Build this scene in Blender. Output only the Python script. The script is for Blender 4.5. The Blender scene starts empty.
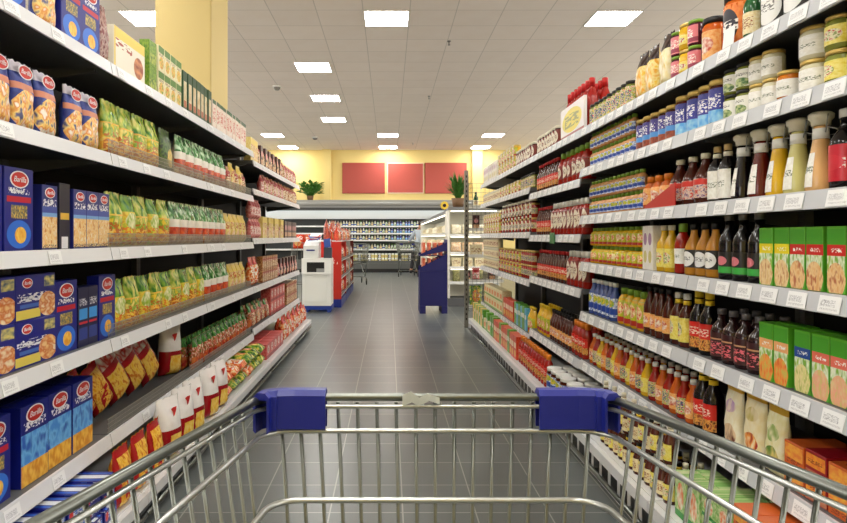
import bpy, bmesh, math, random
from mathutils import Vector, Matrix, Euler
PI = math.pi
random.seed(7)
SC = bpy.context.scene
COL = SC.collection

# ------------------------------------------------------------------ camera, world, exposure
F = 620.0          # focal length in pixels of the 847 px wide frame
EYE = 1.2
cam = bpy.data.cameras.new('camera')
cam.sensor_width = 36.0
cam.lens = F / 847 * 36
cam.shift_x = (423.5 - 389) / 847
cam.shift_y = -(261.5 - 237) / 847
cam.clip_start = 0.02
cam.clip_end = 100
co = bpy.data.objects.new('camera', cam)
co.location = (0, 0, EYE)
co.rotation_euler = (PI / 2, 0, 0)
COL.objects.link(co)
SC.camera = co
w = bpy.data.worlds.new('world')
w.use_nodes = True
w.node_tree.nodes['Background'].inputs[0].default_value = (1, .965, .92, 1)
w.node_tree.nodes['Background'].inputs[1].default_value = 3.0
SC.world = w
SC.view_settings.view_transform = 'Standard'
SC.view_settings.look = 'None'
SC.view_settings.gamma = 1
SC.view_settings.use_curve_mapping = False
SC.view_settings.exposure = 0.42
PANEL_LIGHT = 28.0
COOLER_LIGHT = 1.2
SC.cycles.use_denoising = True
SC.cycles.max_bounces = 8
SC.cycles.diffuse_bounces = 4
SC.cycles.glossy_bounces = 3
SC.cycles.transmission_bounces = 4
SC.cycles.sample_clamp_indirect = 4

# ------------------------------------------------------------------ materials
def lin(c):
    return tuple(((x / 255) / 12.92 if x / 255 <= .04045 else ((x / 255 + .055) / 1.055) ** 2.4) for x in c) + (1,)

_m = {}
def mat(name, col, rough=.5, metal=0.0, emit=0.0, spec=.5):
    if name in _m: return _m[name]
    m = bpy.data.materials.new(name); m.use_nodes = True
    b = m.node_tree.nodes['Principled BSDF']
    b.inputs['Base Color'].default_value = lin(col)
    b.inputs['Roughness'].default_value = rough
    b.inputs['Metallic'].default_value = metal
    b.inputs['Specular IOR Level'].default_value = spec
    if emit:
        b.inputs['Emission Color'].default_value = lin(col)
        b.inputs['Emission Strength'].default_value = emit
    _m[name] = m
    return m

def design(name, base, layers=(), rough=.35, coord='UV', bump=0.0):
    """printed surface: base colour(s) plus ellipses 'E', rectangles 'R' and noise speckle 'S' in UV space.
    layer = (shape, cu, cv, ru, rv, colour or [colours], scale)"""
    if name in _m: return _m[name]
    m = bpy.data.materials.new(name); m.use_nodes = True
    nt = m.node_tree; N = nt.nodes; L = nt.links
    b = N['Principled BSDF']; b.inputs['Roughness'].default_value = rough
    uv = N.new('ShaderNodeTexCoord'); uvo = uv.outputs[coord]
    oi = N.new('ShaderNodeObjectInfo')
    def vm(op, a, bb=None, c=None):
        n = N.new('ShaderNodeVectorMath'); n.operation = op
        for i, x in enumerate((a, bb, c)):
            if x is None: continue
            if isinstance(x, (tuple, list)): n.inputs[i].default_value = x
            else: L.new(x, n.inputs[i])
        return n
    def mm(op, a, bb=None):
        n = N.new('ShaderNodeMath'); n.operation = op
        for i, x in enumerate((a, bb)):
            if x is None: continue
            if isinstance(x, (int, float)): n.inputs[i].default_value = x
            else: L.new(x, n.inputs[i])
        return n.outputs[0]
    cx = N.new('ShaderNodeCombineXYZ'); L.new(mm('MULTIPLY', oi.outputs['Random'], 37.0), cx.inputs[2])
    sh = vm('ADD', uvo, cx.outputs[0]).outputs[0]
    cache = {}
    def noise(scale, stretch=(1, 1)):
        k = (scale, stretch)
        if k not in cache:
            n = N.new('ShaderNodeTexNoise'); n.inputs['Scale'].default_value = scale
            n.inputs['Detail'].default_value = 1.5
            v = vm('MULTIPLY', sh, (stretch[0], stretch[1], 1)).outputs[0]
            L.new(v, n.inputs['Vector']); cache[k] = n.outputs[0]
        return cache[k]
    def colour(c, scale):
        if isinstance(c, list):
            r = N.new('ShaderNodeValToRGB'); cr = r.color_ramp
            n = len(c)
            cr.elements[0].position = .34; cr.elements[0].color = lin(c[0])
            cr.elements[1].position = .66; cr.elements[1].color = lin(c[-1])
            for i in range(1, n - 1):
                e = cr.elements.new(.34 + .32 * i / (n - 1)); e.color = lin(c[i])
            L.new(noise(scale), r.inputs[0])
            return r.outputs[0]
        rgb = N.new('ShaderNodeRGB'); rgb.outputs[0].default_value = lin(c)
        return rgb.outputs[0]
    cur = colour(base, 9)
    for ly in layers:
        s, cu, cv, ru, rv, c = ly[:6]
        scale = ly[6] if len(ly) > 6 else 14
        q = vm('MULTIPLY_ADD', uvo, (1 / ru, 1 / rv, 0), (-cu / ru, -cv / rv, 0)).outputs[0]
        if s == 'E':
            ln = N.new('ShaderNodeVectorMath'); ln.operation = 'LENGTH'; L.new(q, ln.inputs[0])
            mask = mm('LESS_THAN', ln.outputs['Value'], 1.0)
        else:
            a = vm('ABSOLUTE', q).outputs[0]
            sp = N.new('ShaderNodeSeparateXYZ'); L.new(a, sp.inputs[0])
            mask = mm('LESS_THAN', mm('MAXIMUM', sp.outputs[0], sp.outputs[1]), 1.0)
            if s == 'S':     # speckle: like small print or scattered bits
                mask = mm('MULTIPLY', mask, mm('GREATER_THAN', noise(scale, (1, 2.2)), .52))
        mx = N.new('ShaderNodeMix'); mx.data_type = 'RGBA'
        L.new(mask, mx.inputs[0]); L.new(cur, mx.inputs[6]); L.new(colour(c, scale), mx.inputs[7])
        cur = mx.outputs[2]
    L.new(cur, b.inputs['Base Color'])
    if bump:
        bp = N.new('ShaderNodeBump'); bp.inputs['Strength'].default_value = bump; bp.inputs['Distance'].default_value = .01
        L.new(noise(6), bp.inputs['Height']); L.new(bp.outputs[0], b.inputs['Normal'])
    _m[name] = m
    return m

def tiles(name, col, line, bw, bh, ox, oy, mort, rough, var, spec=.5):
    m = bpy.data.materials.new(name); m.use_nodes = True
    nt = m.node_tree; N = nt.nodes; L = nt.links; b = N['Principled BSDF']
    tc = N.new('ShaderNodeTexCoord'); mp = N.new('ShaderNodeMapping')
    mp.inputs['Location'].default_value = (-ox, -oy, 0)
    L.new(tc.outputs['Object'], mp.inputs[0])
    br = N.new('ShaderNodeTexBrick'); br.offset = 0; br.squash = 1
    br.inputs['Scale'].default_value = 1
    br.inputs['Color1'].default_value = lin(col); br.inputs['Color2'].default_value = lin(tuple(x + var for x in col))
    br.inputs['Mortar'].default_value = lin(line)
    br.inputs['Mortar Size'].default_value = mort
    br.inputs['Brick Width'].default_value = bw; br.inputs['Row Height'].default_value = bh
    L.new(mp.outputs[0], br.inputs[0])
    no = N.new('ShaderNodeTexNoise'); no.inputs['Scale'].default_value = 3.5; no.inputs['Detail'].default_value = 4
    L.new(tc.outputs['Object'], no.inputs['Vector'])
    mx = N.new('ShaderNodeMix'); mx.data_type = 'RGBA'; mx.blend_type = 'OVERLAY'; mx.inputs[0].default_value = .12
    L.new(br.outputs[0], mx.inputs[6]); L.new(no.outputs[0], mx.inputs[7])
    L.new(mx.outputs[2], b.inputs['Base Color'])
    b.inputs['Roughness'].default_value = rough
    b.inputs['Specular IOR Level'].default_value = spec
    _m[name] = m
    return m

METAL = mat('shelf_grey', (212, 213, 214), .42)
STRIP = mat('strip_grey', (222, 223, 226), .35)
TAG = design('tag_paper', (240, 241, 242), [('S', .42, .55, .34, .2, (180, 180, 185), 16), ('S', .5, .2, .4, .06, (190, 190, 195), 30)], .5)
DARK = mat('recess_shade', (16, 16, 17), .75)  # near-black: shade of the deep shelves put into the back panel colour
SLATE = mat('shelf_board', (92, 93, 95), .5)
CHROME = mat('chrome_wire', (118, 121, 115), .3, .92)
WIRE = mat('galvanised_wire', (168, 168, 162), .4, .5)
BLUEP = mat('blue_plastic', (22, 32, 128), .38)
BLACK = mat('black_plastic', (18, 18, 20), .45)
WHITE = mat('white_plastic', (236, 236, 232), .4)
CREAM = mat('cream_cap', (232, 226, 205), .4)
GOLD = mat('gold_lid', (205, 175, 95), .35, .4)
GREEN = mat('green_cap', (120, 160, 50), .4)
REDP = mat('red_plastic', (190, 25, 28), .4)
ORNG = mat('orange_plastic', (230, 130, 30), .4)
YELL = mat('yellow_plastic', (235, 200, 40), .4)

# ------------------------------------------------------------------ mesh helpers
def link(name, me, m=None, parent=None, loc=None):
    o = bpy.data.objects.new(name, me); COL.objects.link(o)
    if m is not None and me is not None and not me.materials: me.materials.append(m)
    if parent: o.parent = parent
    if loc: o.location = loc
    return o
def fin(bm, name, mats=(), smooth=False):
    bmesh.ops.recalc_face_normals(bm, faces=bm.faces)
    me = bpy.data.meshes.new(name); bm.to_mesh(me); bm.free()
    for m in mats: me.materials.append(m)
    if smooth:
        for p in me.polygons: p.use_smooth = True
    return me
def bxi(bm, x0, x1, y0, y1, z0, z1, mi=0, bevel=0):
    vs = [bm.verts.new((x, y, z)) for z in (z0, z1) for y in (y0, y1) for x in (x0, x1)]
    fs = [(0, 1, 5, 4), (1, 3, 7, 5), (3, 2, 6, 7), (2, 0, 4, 6), (4, 5, 7, 6), (0, 2, 3, 1)]
    out = []
    for f in fs:
        fc = bm.faces.new([vs[i] for i in f]); fc.material_index = mi; out.append(fc)
    return out
def boxo(name, x0, x1, y0, y1, z0, z1, m, parent=None, bevel=0):
    bm = bmesh.new(); bxi(bm, x0, x1, y0, y1, z0, z1)
    if bevel: bmesh.ops.bevel(bm, geom=list(bm.edges), offset=bevel, segments=2, affect='EDGES')
    return link(name, fin(bm, name, [m]), None, parent)
def tube(bm, pts, r, n=8, closed=False, mi=0):
    pts = [Vector(p) for p in pts]
    if closed: pts = pts + [pts[0]]
    rings = []
    up = None
    for i, p in enumerate(pts):
        if i == 0: d = pts[1] - p if not closed else pts[1] - pts[-2]
        elif i == len(pts) - 1: d = p - pts[i - 1] if not closed else pts[1] - pts[-2]
        else: d = (pts[i + 1] - p).normalized() + (p - pts[i - 1]).normalized()
        d.normalize()
        if up is None: up = Vector((0, 0, 1)) if abs(d.z) < .9 else Vector((1, 0, 0))
        a = d.cross(up)
        if a.length < 1e-4: a = d.orthogonal()
        a.normalize(); b_ = a.cross(d).normalized(); up = b_
        rings.append([bm.verts.new(p + (a * math.cos(t) + b_ * math.sin(t)) * r) for t in [2 * PI * k / n for k in range(n)]])
    for q in range(len(rings) - 1):
        for k in range(n):
            f = bm.faces.new((rings[q][k], rings[q][(k + 1) % n], rings[q + 1][(k + 1) % n], rings[q + 1][k])); f.material_index = mi; f.smooth = True
    if not closed:
        for rg in (rings[0], rings[-1]):
            f = bm.faces.new(rg); f.material_index = mi
def lathe(bm, prof, seg=18, mi=0, cx=0, cy=0, a0=None, a1=None, uv=False):
    """prof: [(r,z)]; whole turn, or the patch between angles a0..a1 (0 = front, -Y)"""
    whole = a0 is None
    n = seg
    angs = [2 * PI * k / n for k in range(n)] if whole else [a0 + (a1 - a0) * k / n for k in range(n + 1)]
    z0, z1 = prof[0][1], prof[-1][1]
    ly = bm.loops.layers.uv.verify() if uv else None
    rows = []
    for r, z in prof:
        rows.append([bm.verts.new((cx + r * math.sin(a), cy - r * math.cos(a), z)) for a in angs])
    m_ = n if whole else n
    for i in range(len(prof) - 1):
        for k in range(m_):
            k2 = (k + 1) % len(angs)
            f = bm.faces.new((rows[i][k], rows[i][k2], rows[i + 1][k2], rows[i + 1][k])); f.smooth = True; f.material_index = mi
            if uv:
                ks = [k, k + 1, k + 1, k]; zs = [prof[i][1], prof[i][1], prof[i + 1][1], prof[i + 1][1]]
                for lp, kk, zz in zip(f.loops, ks, zs):
                    a = 2 * PI * kk / n if whole else angs[kk]
                    if whole and a > PI: a -= 2 * PI
                    if whole and kk == n: a = 0
                    lp[ly].uv = (.5 + a / 2.2, (zz - z0) / (z1 - z0 + 1e-6))
    if whole:
        for r_ in (rows[0], rows[-1]):
            if prof[0 if r_ is rows[0] else -1][0] > 1e-5:
                f = bm.faces.new(r_); f.material_index = mi

def tag(o, label, cat, group=None, kind=None):
    if label: o['label'] = label
    if cat: o['category'] = cat
    if group: o['group'] = group
    if kind: o['kind'] = kind
    return o
def empty(name, loc, rz=0, label=None, cat=None, group=None):
    o = bpy.data.objects.new(name, None); COL.objects.link(o); o.location = loc; o.rotation_euler = (0, 0, rz)
    o.empty_display_size = .05
    return tag(o, label, cat, group)
def struct(o): o['kind'] = 'structure'; return o
def kids(o): return [c for c in bpy.data.objects if c.parent == o]
def copy_tree(o, parent=None):
    c = o.copy(); COL.objects.link(c)
    if parent: c.parent = parent
    for ch in kids(o): copy_tree(ch, c)
    return c
_txt = {}
def text_mesh(s, size, m, depth=.0006, shear=0.0):
    k = (s, size, m.name)
    if k in _txt: return _txt[k]
    cu = bpy.data.curves.new('lettering', 'FONT'); cu.body = s; cu.size = size; cu.extrude = depth
    cu.align_x = 'CENTER'; cu.align_y = 'CENTER'; cu.shear = shear; cu.resolution_u = 3
    o = bpy.data.objects.new('lettering', cu); COL.objects.link(o)
    bpy.context.view_layer.update()
    me = bpy.data.meshes.new_from_object(o.evaluated_get(bpy.context.evaluated_depsgraph_get()))
    bpy.data.objects.remove(o); bpy.data.curves.remove(cu)
    me.materials.clear(); me.materials.append(m)
    me.transform(Matrix.Rotation(PI / 2, 4, 'X'))       # stands upright facing -Y
    _txt[k] = me
    return me

# ------------------------------------------------------------------ room
CEIL = 4.3
RX0, RX1, RY0, RY1 = -9.0, 9.0, -5.0, 22.1
def wallbox(name, *a, m): return struct(boxo(name, *a, m))
floor_m = tiles('floor_tile', (96, 101, 101), (158, 160, 154), .318, .30, .06, .0, .0032, .3, 7)
ceil_m = tiles('ceiling_tile', (230, 219, 208), (202, 193, 182), .64, .63, -.355, 8.47, .007, .85, 4, .1)
yellow_m = mat('yellow_wall', (232, 210, 138), .8)
wallbox('floor', RX0, RX1, RY0, RY1, -.1, 0, m=floor_m)
wallbox('ceiling', RX0, RX1, RY0, RY1, CEIL, CEIL + .1, m=ceil_m)
wallbox('wall_back', RX0, RX1, RY1, RY1 + .15, 0, CEIL, m=yellow_m)
# side walls: low wall, tall unseen openings added so daylight brightens the ceiling
added_win_frame = mat('added_window_white', (225, 225, 222), .5)
for nm, xa, xb in (('left', RX0 - .15, RX0), ('right', RX1, RX1 + .15)):
    bm = bmesh.new()
    bxi(bm, xa, xb, RY0, RY1, 0, 1.0); bxi(bm, xa, xb, RY0, RY1, CEIL - .15, CEIL)
    for yy in (RY0, RY1 - .4): bxi(bm, xa, xb, yy, yy + .4, 1.0, CEIL - .15)
    struct(link('wall_' + nm, fin(bm, 'wall', [yellow_m])))
    bm = bmesh.new(); n = 10; L_ = (RY1 - RY0 - .8) / n
    for k in range(n + 1): bxi(bm, xa + .04, xb - .04, RY0 + .4 + k * L_ - .03, RY0 + .4 + k * L_ + .03, 1.0, CEIL - .15)
    bxi(bm, xa + .04, xb - .04, RY0 + .4, RY1 - .4, 2.6, 2.66)
    struct(link('added_window_1' if nm == 'left' else 'added_window_2', fin(bm, 'added_window', [added_win_frame])))
wallbox('wall_rear', RX0, RX1, RY0 - .15, RY0, 0, CEIL, m=yellow_m)
struct(boxo('trim_1', -2.36, -2.06, 21.9, 22.1, 2.35, CEIL, yellow_m))   # shallow pilaster on the back wall
struct(boxo('trim_2', 2.95, 3.3, 21.9, 22.1, 2.35, CEIL, yellow_m))

# ceiling light panels
panel_glow = mat('light_diffuser', (255, 253, 247), .6, 0, PANEL_LIGHT)
frame_m = mat('light_frame', (225, 222, 215), .5)
def light_panel(x0, y0, label, first=[None]):
    if first[0] is None:
        r = empty('ceiling_light', (x0, y0, CEIL), 0)
        bm = bmesh.new()
        for a in ((0, .64, 0, .02), (0, .64, .61, .63), (0, .02, .02, .61), (.62, .64, .02, .61)):
            bxi(bm, a[0], a[1], a[2], a[3], -.012, -.001)
        link('frame', fin(bm, 'frame', [frame_m]), None, r)
        boxo('diffuser', .02, .62, .02, .61, -.01, -.001, panel_glow, r)
        first[0] = r
    else:
        r = copy_tree(first[0]); r.location = (x0, y0, CEIL)
    tag(r, label, 'ceiling light', 'square ceiling light panels')
LX = lambda k: -.355 + .64 * k
LY = lambda m: 8.47 + .63 * m
for k, m_, lb in [
    (0, 0, 'largest square ceiling light near the top edge, centre of the ceiling'),
    (-2, 4, 'square ceiling light over left shelves, nearest of the slanting row of three'),
    (-2, 8, 'square ceiling light over left shelves, middle of the slanting row of three'),
    (-2, 12, 'square ceiling light over left shelves, farthest of the slanting row of three'),
    (0, 16, 'front one of two small ceiling lights above the red wall panels'),
    (0, 20, 'rear one of two small ceiling lights above the red wall panels'),
    (-5, 16, 'front one of two small ceiling lights at far left by the wall'),
    (-5, 20, 'rear one of two small ceiling lights at far left by the wall'),
    (5, 16, 'front one of two small ceiling lights at far right of the back wall'),
    (5, 20, 'rear one of two small ceiling lights at far right of the back wall'),
    (5, 0, 'large square ceiling light above the right shelf rack'),
    (-5, 0, 'square ceiling light left of the yellow column')]:
    x = {(-2, 4): -1.7, (-2, 8): -1.73, (-2, 12): -1.78, (-5, 16): -3.86, (-5, 20): -3.8, (-5, 0): -3.72}.get((k, m_), LX(k))
    light_panel(x, LY(m_), lb)
for k in (-5, 0, 5):
    for m_ in (-18, -14, -10, -5):
        if k == 0 and m_ == -5: continue
        light_panel(LX(k), LY(m_), 'square ceiling light overhead, outside the picture')
for k in (-11, 10):
    for m_ in (-10, -2, 8):
        light_panel(LX(k), LY(m_), 'square ceiling light above a neighbouring aisle, outside the picture')

det_m = mat('detector_grey', (120, 118, 112), .6)
for (px, py, r_, lb) in [(277, 86, .09, 'round smoke detector left of the nearest slanting ceiling light'),
                         (315, 137, .1, 'small round smoke detector near the far left ceiling lights')]:
    Y = F * (CEIL - EYE) / (237 - py); X = (px - 389) / F * Y
    r = empty('smoke_detector', (X, Y, CEIL), 0, lb, 'smoke detector')
    bm = bmesh.new(); lathe(bm, [(r_, -.03), (r_, 0)]); link('base', fin(bm, 'base', [frame_m], True), None, r)
    bm = bmesh.new(); lathe(bm, [(.02, -.09), (r_ * .55, -.08), (r_ * .8, -.03)]); link('sensor_head', fin(bm, 'head', [det_m], True), None, r)
for (px, py, lb) in [(449, 41, 'tiny ceiling sprinkler head nearest the camera'), (429, 96, 'tiny ceiling sprinkler head in the middle of the ceiling'),
                     (413, 143, 'tiny ceiling sprinkler head close to the back wall')]:
    Y = F * (CEIL - EYE) / (237 - py); X = (px - 389) / F * Y
    bm = bmesh.new(); lathe(bm, [(.03, -.008), (.03, 0)], 12); lathe(bm, [(.006, -.06), (.01, -.009)], 8); lathe(bm, [(.022, -.065), (.022, -.0601)], 10)
    o = link('sprinkler', fin(bm, 'sprinkler', [det_m]), None, None, (X, Y, CEIL)); tag(o, lb, 'sprinkler', 'ceiling sprinklers')

# yellow column behind left rack
col_m = mat('column_yellow', (216, 194, 132), .75)
bm = bmesh.new(); bxi(bm, -2.34, -1.78, 6.2, 6.85, 0, CEIL - .001)
bmesh.ops.bevel(bm, geom=list(bm.edges), offset=.008, segments=2, affect='EDGES')
tag(link('column', fin(bm, 'column', [col_m])), 'square yellow column rising to the ceiling behind the left rack', 'column')

# red wall panels
red_m = design('red_panel', [(158, 62, 52), (172, 76, 64), (150, 56, 48)], rough=.55)
for i, (a, b, lb) in enumerate([(343, 384, 'leftmost plain red wall panel above the back cooler'),
                                (388, 423, 'middle red wall panel with a thin white frame'),
                                (426, 466, 'rightmost plain red wall panel above the back cooler')]):
    k = 22.0 / F
    x0, x1 = (a - 389) * k, (b - 389) * k; z0, z1 = EYE + (237 - 192.5) * k, EYE + (237 - 163.5) * k
    r = empty('wall_panel', ((x0 + x1) / 2, 22.05, z0), 0, lb, 'wall panel', 'red wall panels')
    hw = (x1 - x0) / 2
    boxo('panel', -hw, hw, -.03, .049, 0, z1 - z0, red_m, r)
    bm = bmesh.new(); t = .03
    for q in ((-hw - t, hw + t, -t, -.001), (-hw - t, hw + t, z1 - z0 + .001, z1 - z0 + t), (-hw - t, -hw - .001, -.001, z1 - z0 + .001), (hw + .001, hw + t, -.001, z1 - z0 + .001)):
        bxi(bm, q[0], q[1], -.02, .049, q[2], q[3])
    link('frame', fin(bm, 'frame', [mat('thin_cream_frame', (238, 222, 190), .5) if i == 1 else red_m]), None, r)

# ------------------------------------------------------------------ racks
# levels: height of each shelf surface, top first, base last
LV = {'L1': [1.92, 1.545, 1.155, .775, .385, .15], 'L2': [1.85, 1.61, 1.19, .775, .42, .15],
      'RA': [1.845, 1.605, 1.325, 1.05, .755, .465, .19], 'RB': [1.845, 1.55, 1.215, .885, .455, .19],
      'RC': [1.845, 1.605, 1.24, .845, .395, .19]}
PITCH = 1.342
SEC = {'L1': (-.128, 5.24), 'L2': (5.24, 7.924), 'RA': (-.307, 3.719), 'RB': (3.719, 5.061), 'RC': (5.061, 7.745)}
tag_me = None
def make_bay(sec, y0, label, tags=True, fence=()):
    """built in a local frame: front faces -Y, bay runs along +X; placed and turned afterwards"""
    global tag_me
    left = sec[0] == 'L'
    W = PITCH
    r = empty('shelf_rack', (0, 0, 0), 0, label, 'shelf rack', ('left' if left else 'right') + ' run of shelf racks')
    boxo('back_panel', .004, W - .004, .46, .475, .1, 2.1 if left else 2.02, DARK, r)
    for x in (.0, W - .03): boxo('upright', x + .001, x + .029, .425, .459, 0.005, 2.12 if left else 2.04, SLATE, r)
    bz = LV[sec][-1]
    bm = bmesh.new(); bxi(bm, .002, W - .002, -.13, .42, bz - .02, bz); 
    base = link('base_shelf', fin(bm, 'base_shelf', [METAL]), None, r)
    # base front: light sloped lip, slotted kick plate and bumper rail
    bm = bmesh.new(); bxi(bm, .002, W - .002, -.158, -.131, bz - .05, bz - .004); link('lip', fin(bm, 'lip', [STRIP]), None, base)
    bm = bmesh.new()
    bxi(bm, .002, W - .002, -.125, -.10, .006, bz - .051)
    if not left:
        n = 11
        for k in range(n):
            bxi(bm, .03 + k * (W - .04) / n, .03 + k * (W - .04) / n + .075, -.128, -.1255, .035, bz - .075, 1)
    link('kick_plate', fin(bm, 'kick', [METAL if not left else SLATE, BLACK]), None, r)
    bm = bmesh.new(); tube(bm, [(.003, -.148, .055), (W - .003, -.148, .055)], .011); 
    for k in range(3): bxi(bm, .2 + k * .45, .22 + k * .45, -.145, -.1285, .047, .063)
    link('bumper_rail', fin(bm, 'rail', [CHROME]), None, r)
    for i, z in enumerate(LV[sec][:-1]):
        bm = bmesh.new()
        bxi(bm, .003, W - .003, .008, .42, z - .028, z)
        s = link('shelf', fin(bm, 'shelf', [SLATE]), None, r)
        bm = bmesh.new()
        h = .05
        vs = [bm.verts.new(v) for v in ((.003, -.004, z - h), (W - .003, -.004, z - h), (W - .003, .007, z + .002), (.003, .007, z + .002),
                                        (.003, -.012, z - h), (W - .003, -.012, z - h), (W - .003, -.001, z + .002), (.003, -.001, z + .002))]
        for f in ((0, 1, 2, 3), (4, 5, 6, 7), (0, 1, 5, 4), (3, 2, 6, 7), (0, 3, 7, 4), (1, 2, 6, 5)): bm.faces.new([vs[q] for q in f])
        link('price_strip', fin(bm, 'strip', [STRIP if left else mat('strip_mid_grey', (196, 199, 204), .35)]), None, s)
        if tags:
            step = .135 if not left else .27
            n = int(W / step)
            for k in range(n):
                if left and (k + i) % 5 == 4: continue
                x = .05 + k * step + ((i * 37 + k * 13) % 7) * .006
                t = link('price_tag', tag_me, None, s, (x, -.0135, z - .0465)); t.rotation_euler = (-.21, 0, 0)
        if i in fence:
            bm = bmesh.new(); fh = .062
            for k in range(int((W - .02) / .0125)):
                x = .012 + k * .0125
                bxi(bm, x, x + .0016, .011, .0126, z + .001, z + fh)
            for q in range(4): bxi(bm, .006, W - .006, .0127, .0143, z + .004 + q * .018, z + .0062 + q * .018)
            link('wire_fence', fin(bm, 'fence', [WIRE]), None, s)
    for i, z in enumerate(LV[sec][:-1]):
        for x in (.006, W - .012):
            bm = bmesh.new()
            vs = [bm.verts.new(v) for v in ((x, .41, z - .0285), (x, .06, z - .0285), (x, .06, z - .04), (x, .41, z - .09))]
            vs2 = [bm.verts.new(v.co + Vector((.006, 0, 0))) for v in vs]
            bm.faces.new(vs); bm.faces.new(vs2)
            for q in range(4): bm.faces.new((vs[q], vs[(q + 1) % 4], vs2[(q + 1) % 4], vs2[q]))
            link('bracket', fin(bm, 'bracket', [SLATE]), None, r)
    if left: r.location = (-1.15, y0, 0); r.rotation_euler = (0, 0, PI / 2)
    else: r.location = (1.15, y0 + W, 0); r.rotation_euler = (0, 0, -PI / 2)
    return r
bm = bmesh.new(); ly = bm.loops.layers.uv.verify()
fs = bxi(bm, 0, .08, -.0012, 0, 0, .044)
for lp, u in zip(fs[0].loops, ((0, 0), (1, 0), (1, 1), (0, 1))): lp[ly].uv = u
tag_me = fin(bm, 'price_tag', [TAG])

ORD = ['nearest', 'second nearest', 'third nearest', 'fourth nearest', 'fifth nearest', 'sixth nearest']
for i in range(6):
    sec = 'L1' if i < 4 else 'L2'
    if i == 0: continue
    make_bay(sec, -.128 + i * PITCH, 'left shelf rack bay, %s of the run seen from the camera' % ORD[i - 1], True, fence=(1, 2, 3, 4) if i in (2, 3) else ())
for i in range(6):
    if i == 0: continue
    sec = 'RA' if i < 3 else ('RB' if i == 3 else 'RC')
    make_bay(sec, -.307 + i * PITCH, 'right shelf rack bay, %s of the run seen from the camera' % ORD[i - 1])

# ------------------------------------------------------------------ goods: meshes
def mesh_box(w, h, d, m):
    bm = bmesh.new(); ly = bm.loops.layers.uv.verify()
    fs = bxi(bm, -w / 2, w / 2, 0, d, 0, h)
    q = ((0, 0), (1, 0), (1, 1), (0, 1))
    for i, f in enumerate(fs):
        for lp in f.loops:
            c = lp.vert.co
            if i == 0: lp[ly].uv = (c.x / w + .5, c.z / h)
            elif i in (1, 3): lp[ly].uv = (3 + c.y / d, c.z / h)
            elif i == 2: lp[ly].uv = (6 + c.x / w, c.z / h)
            else: lp[ly].uv = (3 + c.x / w, .97 + .02 * c.y / d)
    bmesh.ops.bevel(bm, geom=list(bm.edges), offset=min(.0015, d * .05), segments=1, affect='EDGES')
    return fin(bm, 'carton', [m])
def mesh_bag(w, h, d, m, seed=0, fin_h=.07, wr=.004, neck=0.0):
    rnd = random.Random(seed)
    bm = bmesh.new(); ly = bm.loops.layers.uv.verify()
    nx, nz = 10, 14
    ph = [rnd.uniform(0, 6.28) for _ in range(8)]
    def P(i, j, s):
        u = i / nx; v = j / nz
        e = (1 - abs(2 * u - 1) ** 3.0) ** .55 if 0 < u < 1 else 0
        if v > 1 - fin_h: env = .06
        else:
            t = v / (1 - fin_h)
            env = min(1, (t / .12)) ** .5 if t < .12 else 1 - max(0, (t - .45) / .55) ** 2.2 * .92
        th = d / 2 * e * max(env, .05)
        th += wr * math.sin(u * 9 + ph[0] + v * 5) * math.sin(v * 17 + ph[1]) * e * (1 if env > .3 else .2)
        if s < 0: th = -abs(th)
        wd = w * (1 - .05 * math.sin(PI * v) - neck * max(0, (v - .7) / .3) * (1 if v < .93 else .5))
        x = (u - .5) * wd; z = v * h
        y = d / 2 - (th if s > 0 else th)
        return Vector((x, d / 2 - th if s > 0 else d / 2 - th, z + (0.004 * math.sin(u * 23 + ph[2]) if j == nz else 0)))
    grid = {}
    for s in (1, -1):
        for i in range(nx + 1):
            for j in range(nz + 1):
                if s == -1 and (i in (0, nx)): grid[(s, i, j)] = grid[(1, i, j)]; continue
                grid[(s, i, j)] = bm.verts.new(P(i, j, s))
    for s in (1, -1):
        for i in range(nx):
            for j in range(nz):
                f = bm.faces.new((grid[(s, i, j)], grid[(s, i + 1, j)], grid[(s, i + 1, j + 1)], grid[(s, i, j + 1)])); f.smooth = True
                for lp, (a, b_) in zip(f.loops, ((i, j), (i + 1, j), (i + 1, j + 1), (i, j + 1))):
                    lp[ly].uv = (a / nx + (0 if s > 0 else 5), b_ / nz)
    return fin(bm, 'bag', [m])
PROF = {
    'slim': [(.0, 0), (.92, 0), (1, .02), (1, .55), (.93, .62), (.55, .74), (.42, .8), (.40, .9)],
    'round': [(.0, 0), (.9, 0), (1, .03), (1, .48), (.85, .6), (.45, .76), (.36, .84), (.36, .9)],
    'squeeze': [(.0, 0), (.85, 0), (1, .04), (.92, .3), (1, .55), (.8, .72), (.5, .8), (.45, .84)],
    'flask': [(.0, 0), (.93, 0), (1, .03), (1, .58), (.86, .66), (.4, .78), (.34, .9)],
    'jar': [(.0, 0), (.9, 0), (1, .05), (1, .78), (.9, .85), (.86, .88)],
    'drum': [(.0, 0), (.97, 0), (1, .02), (1, .9), (.96, .93)],
}
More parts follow.
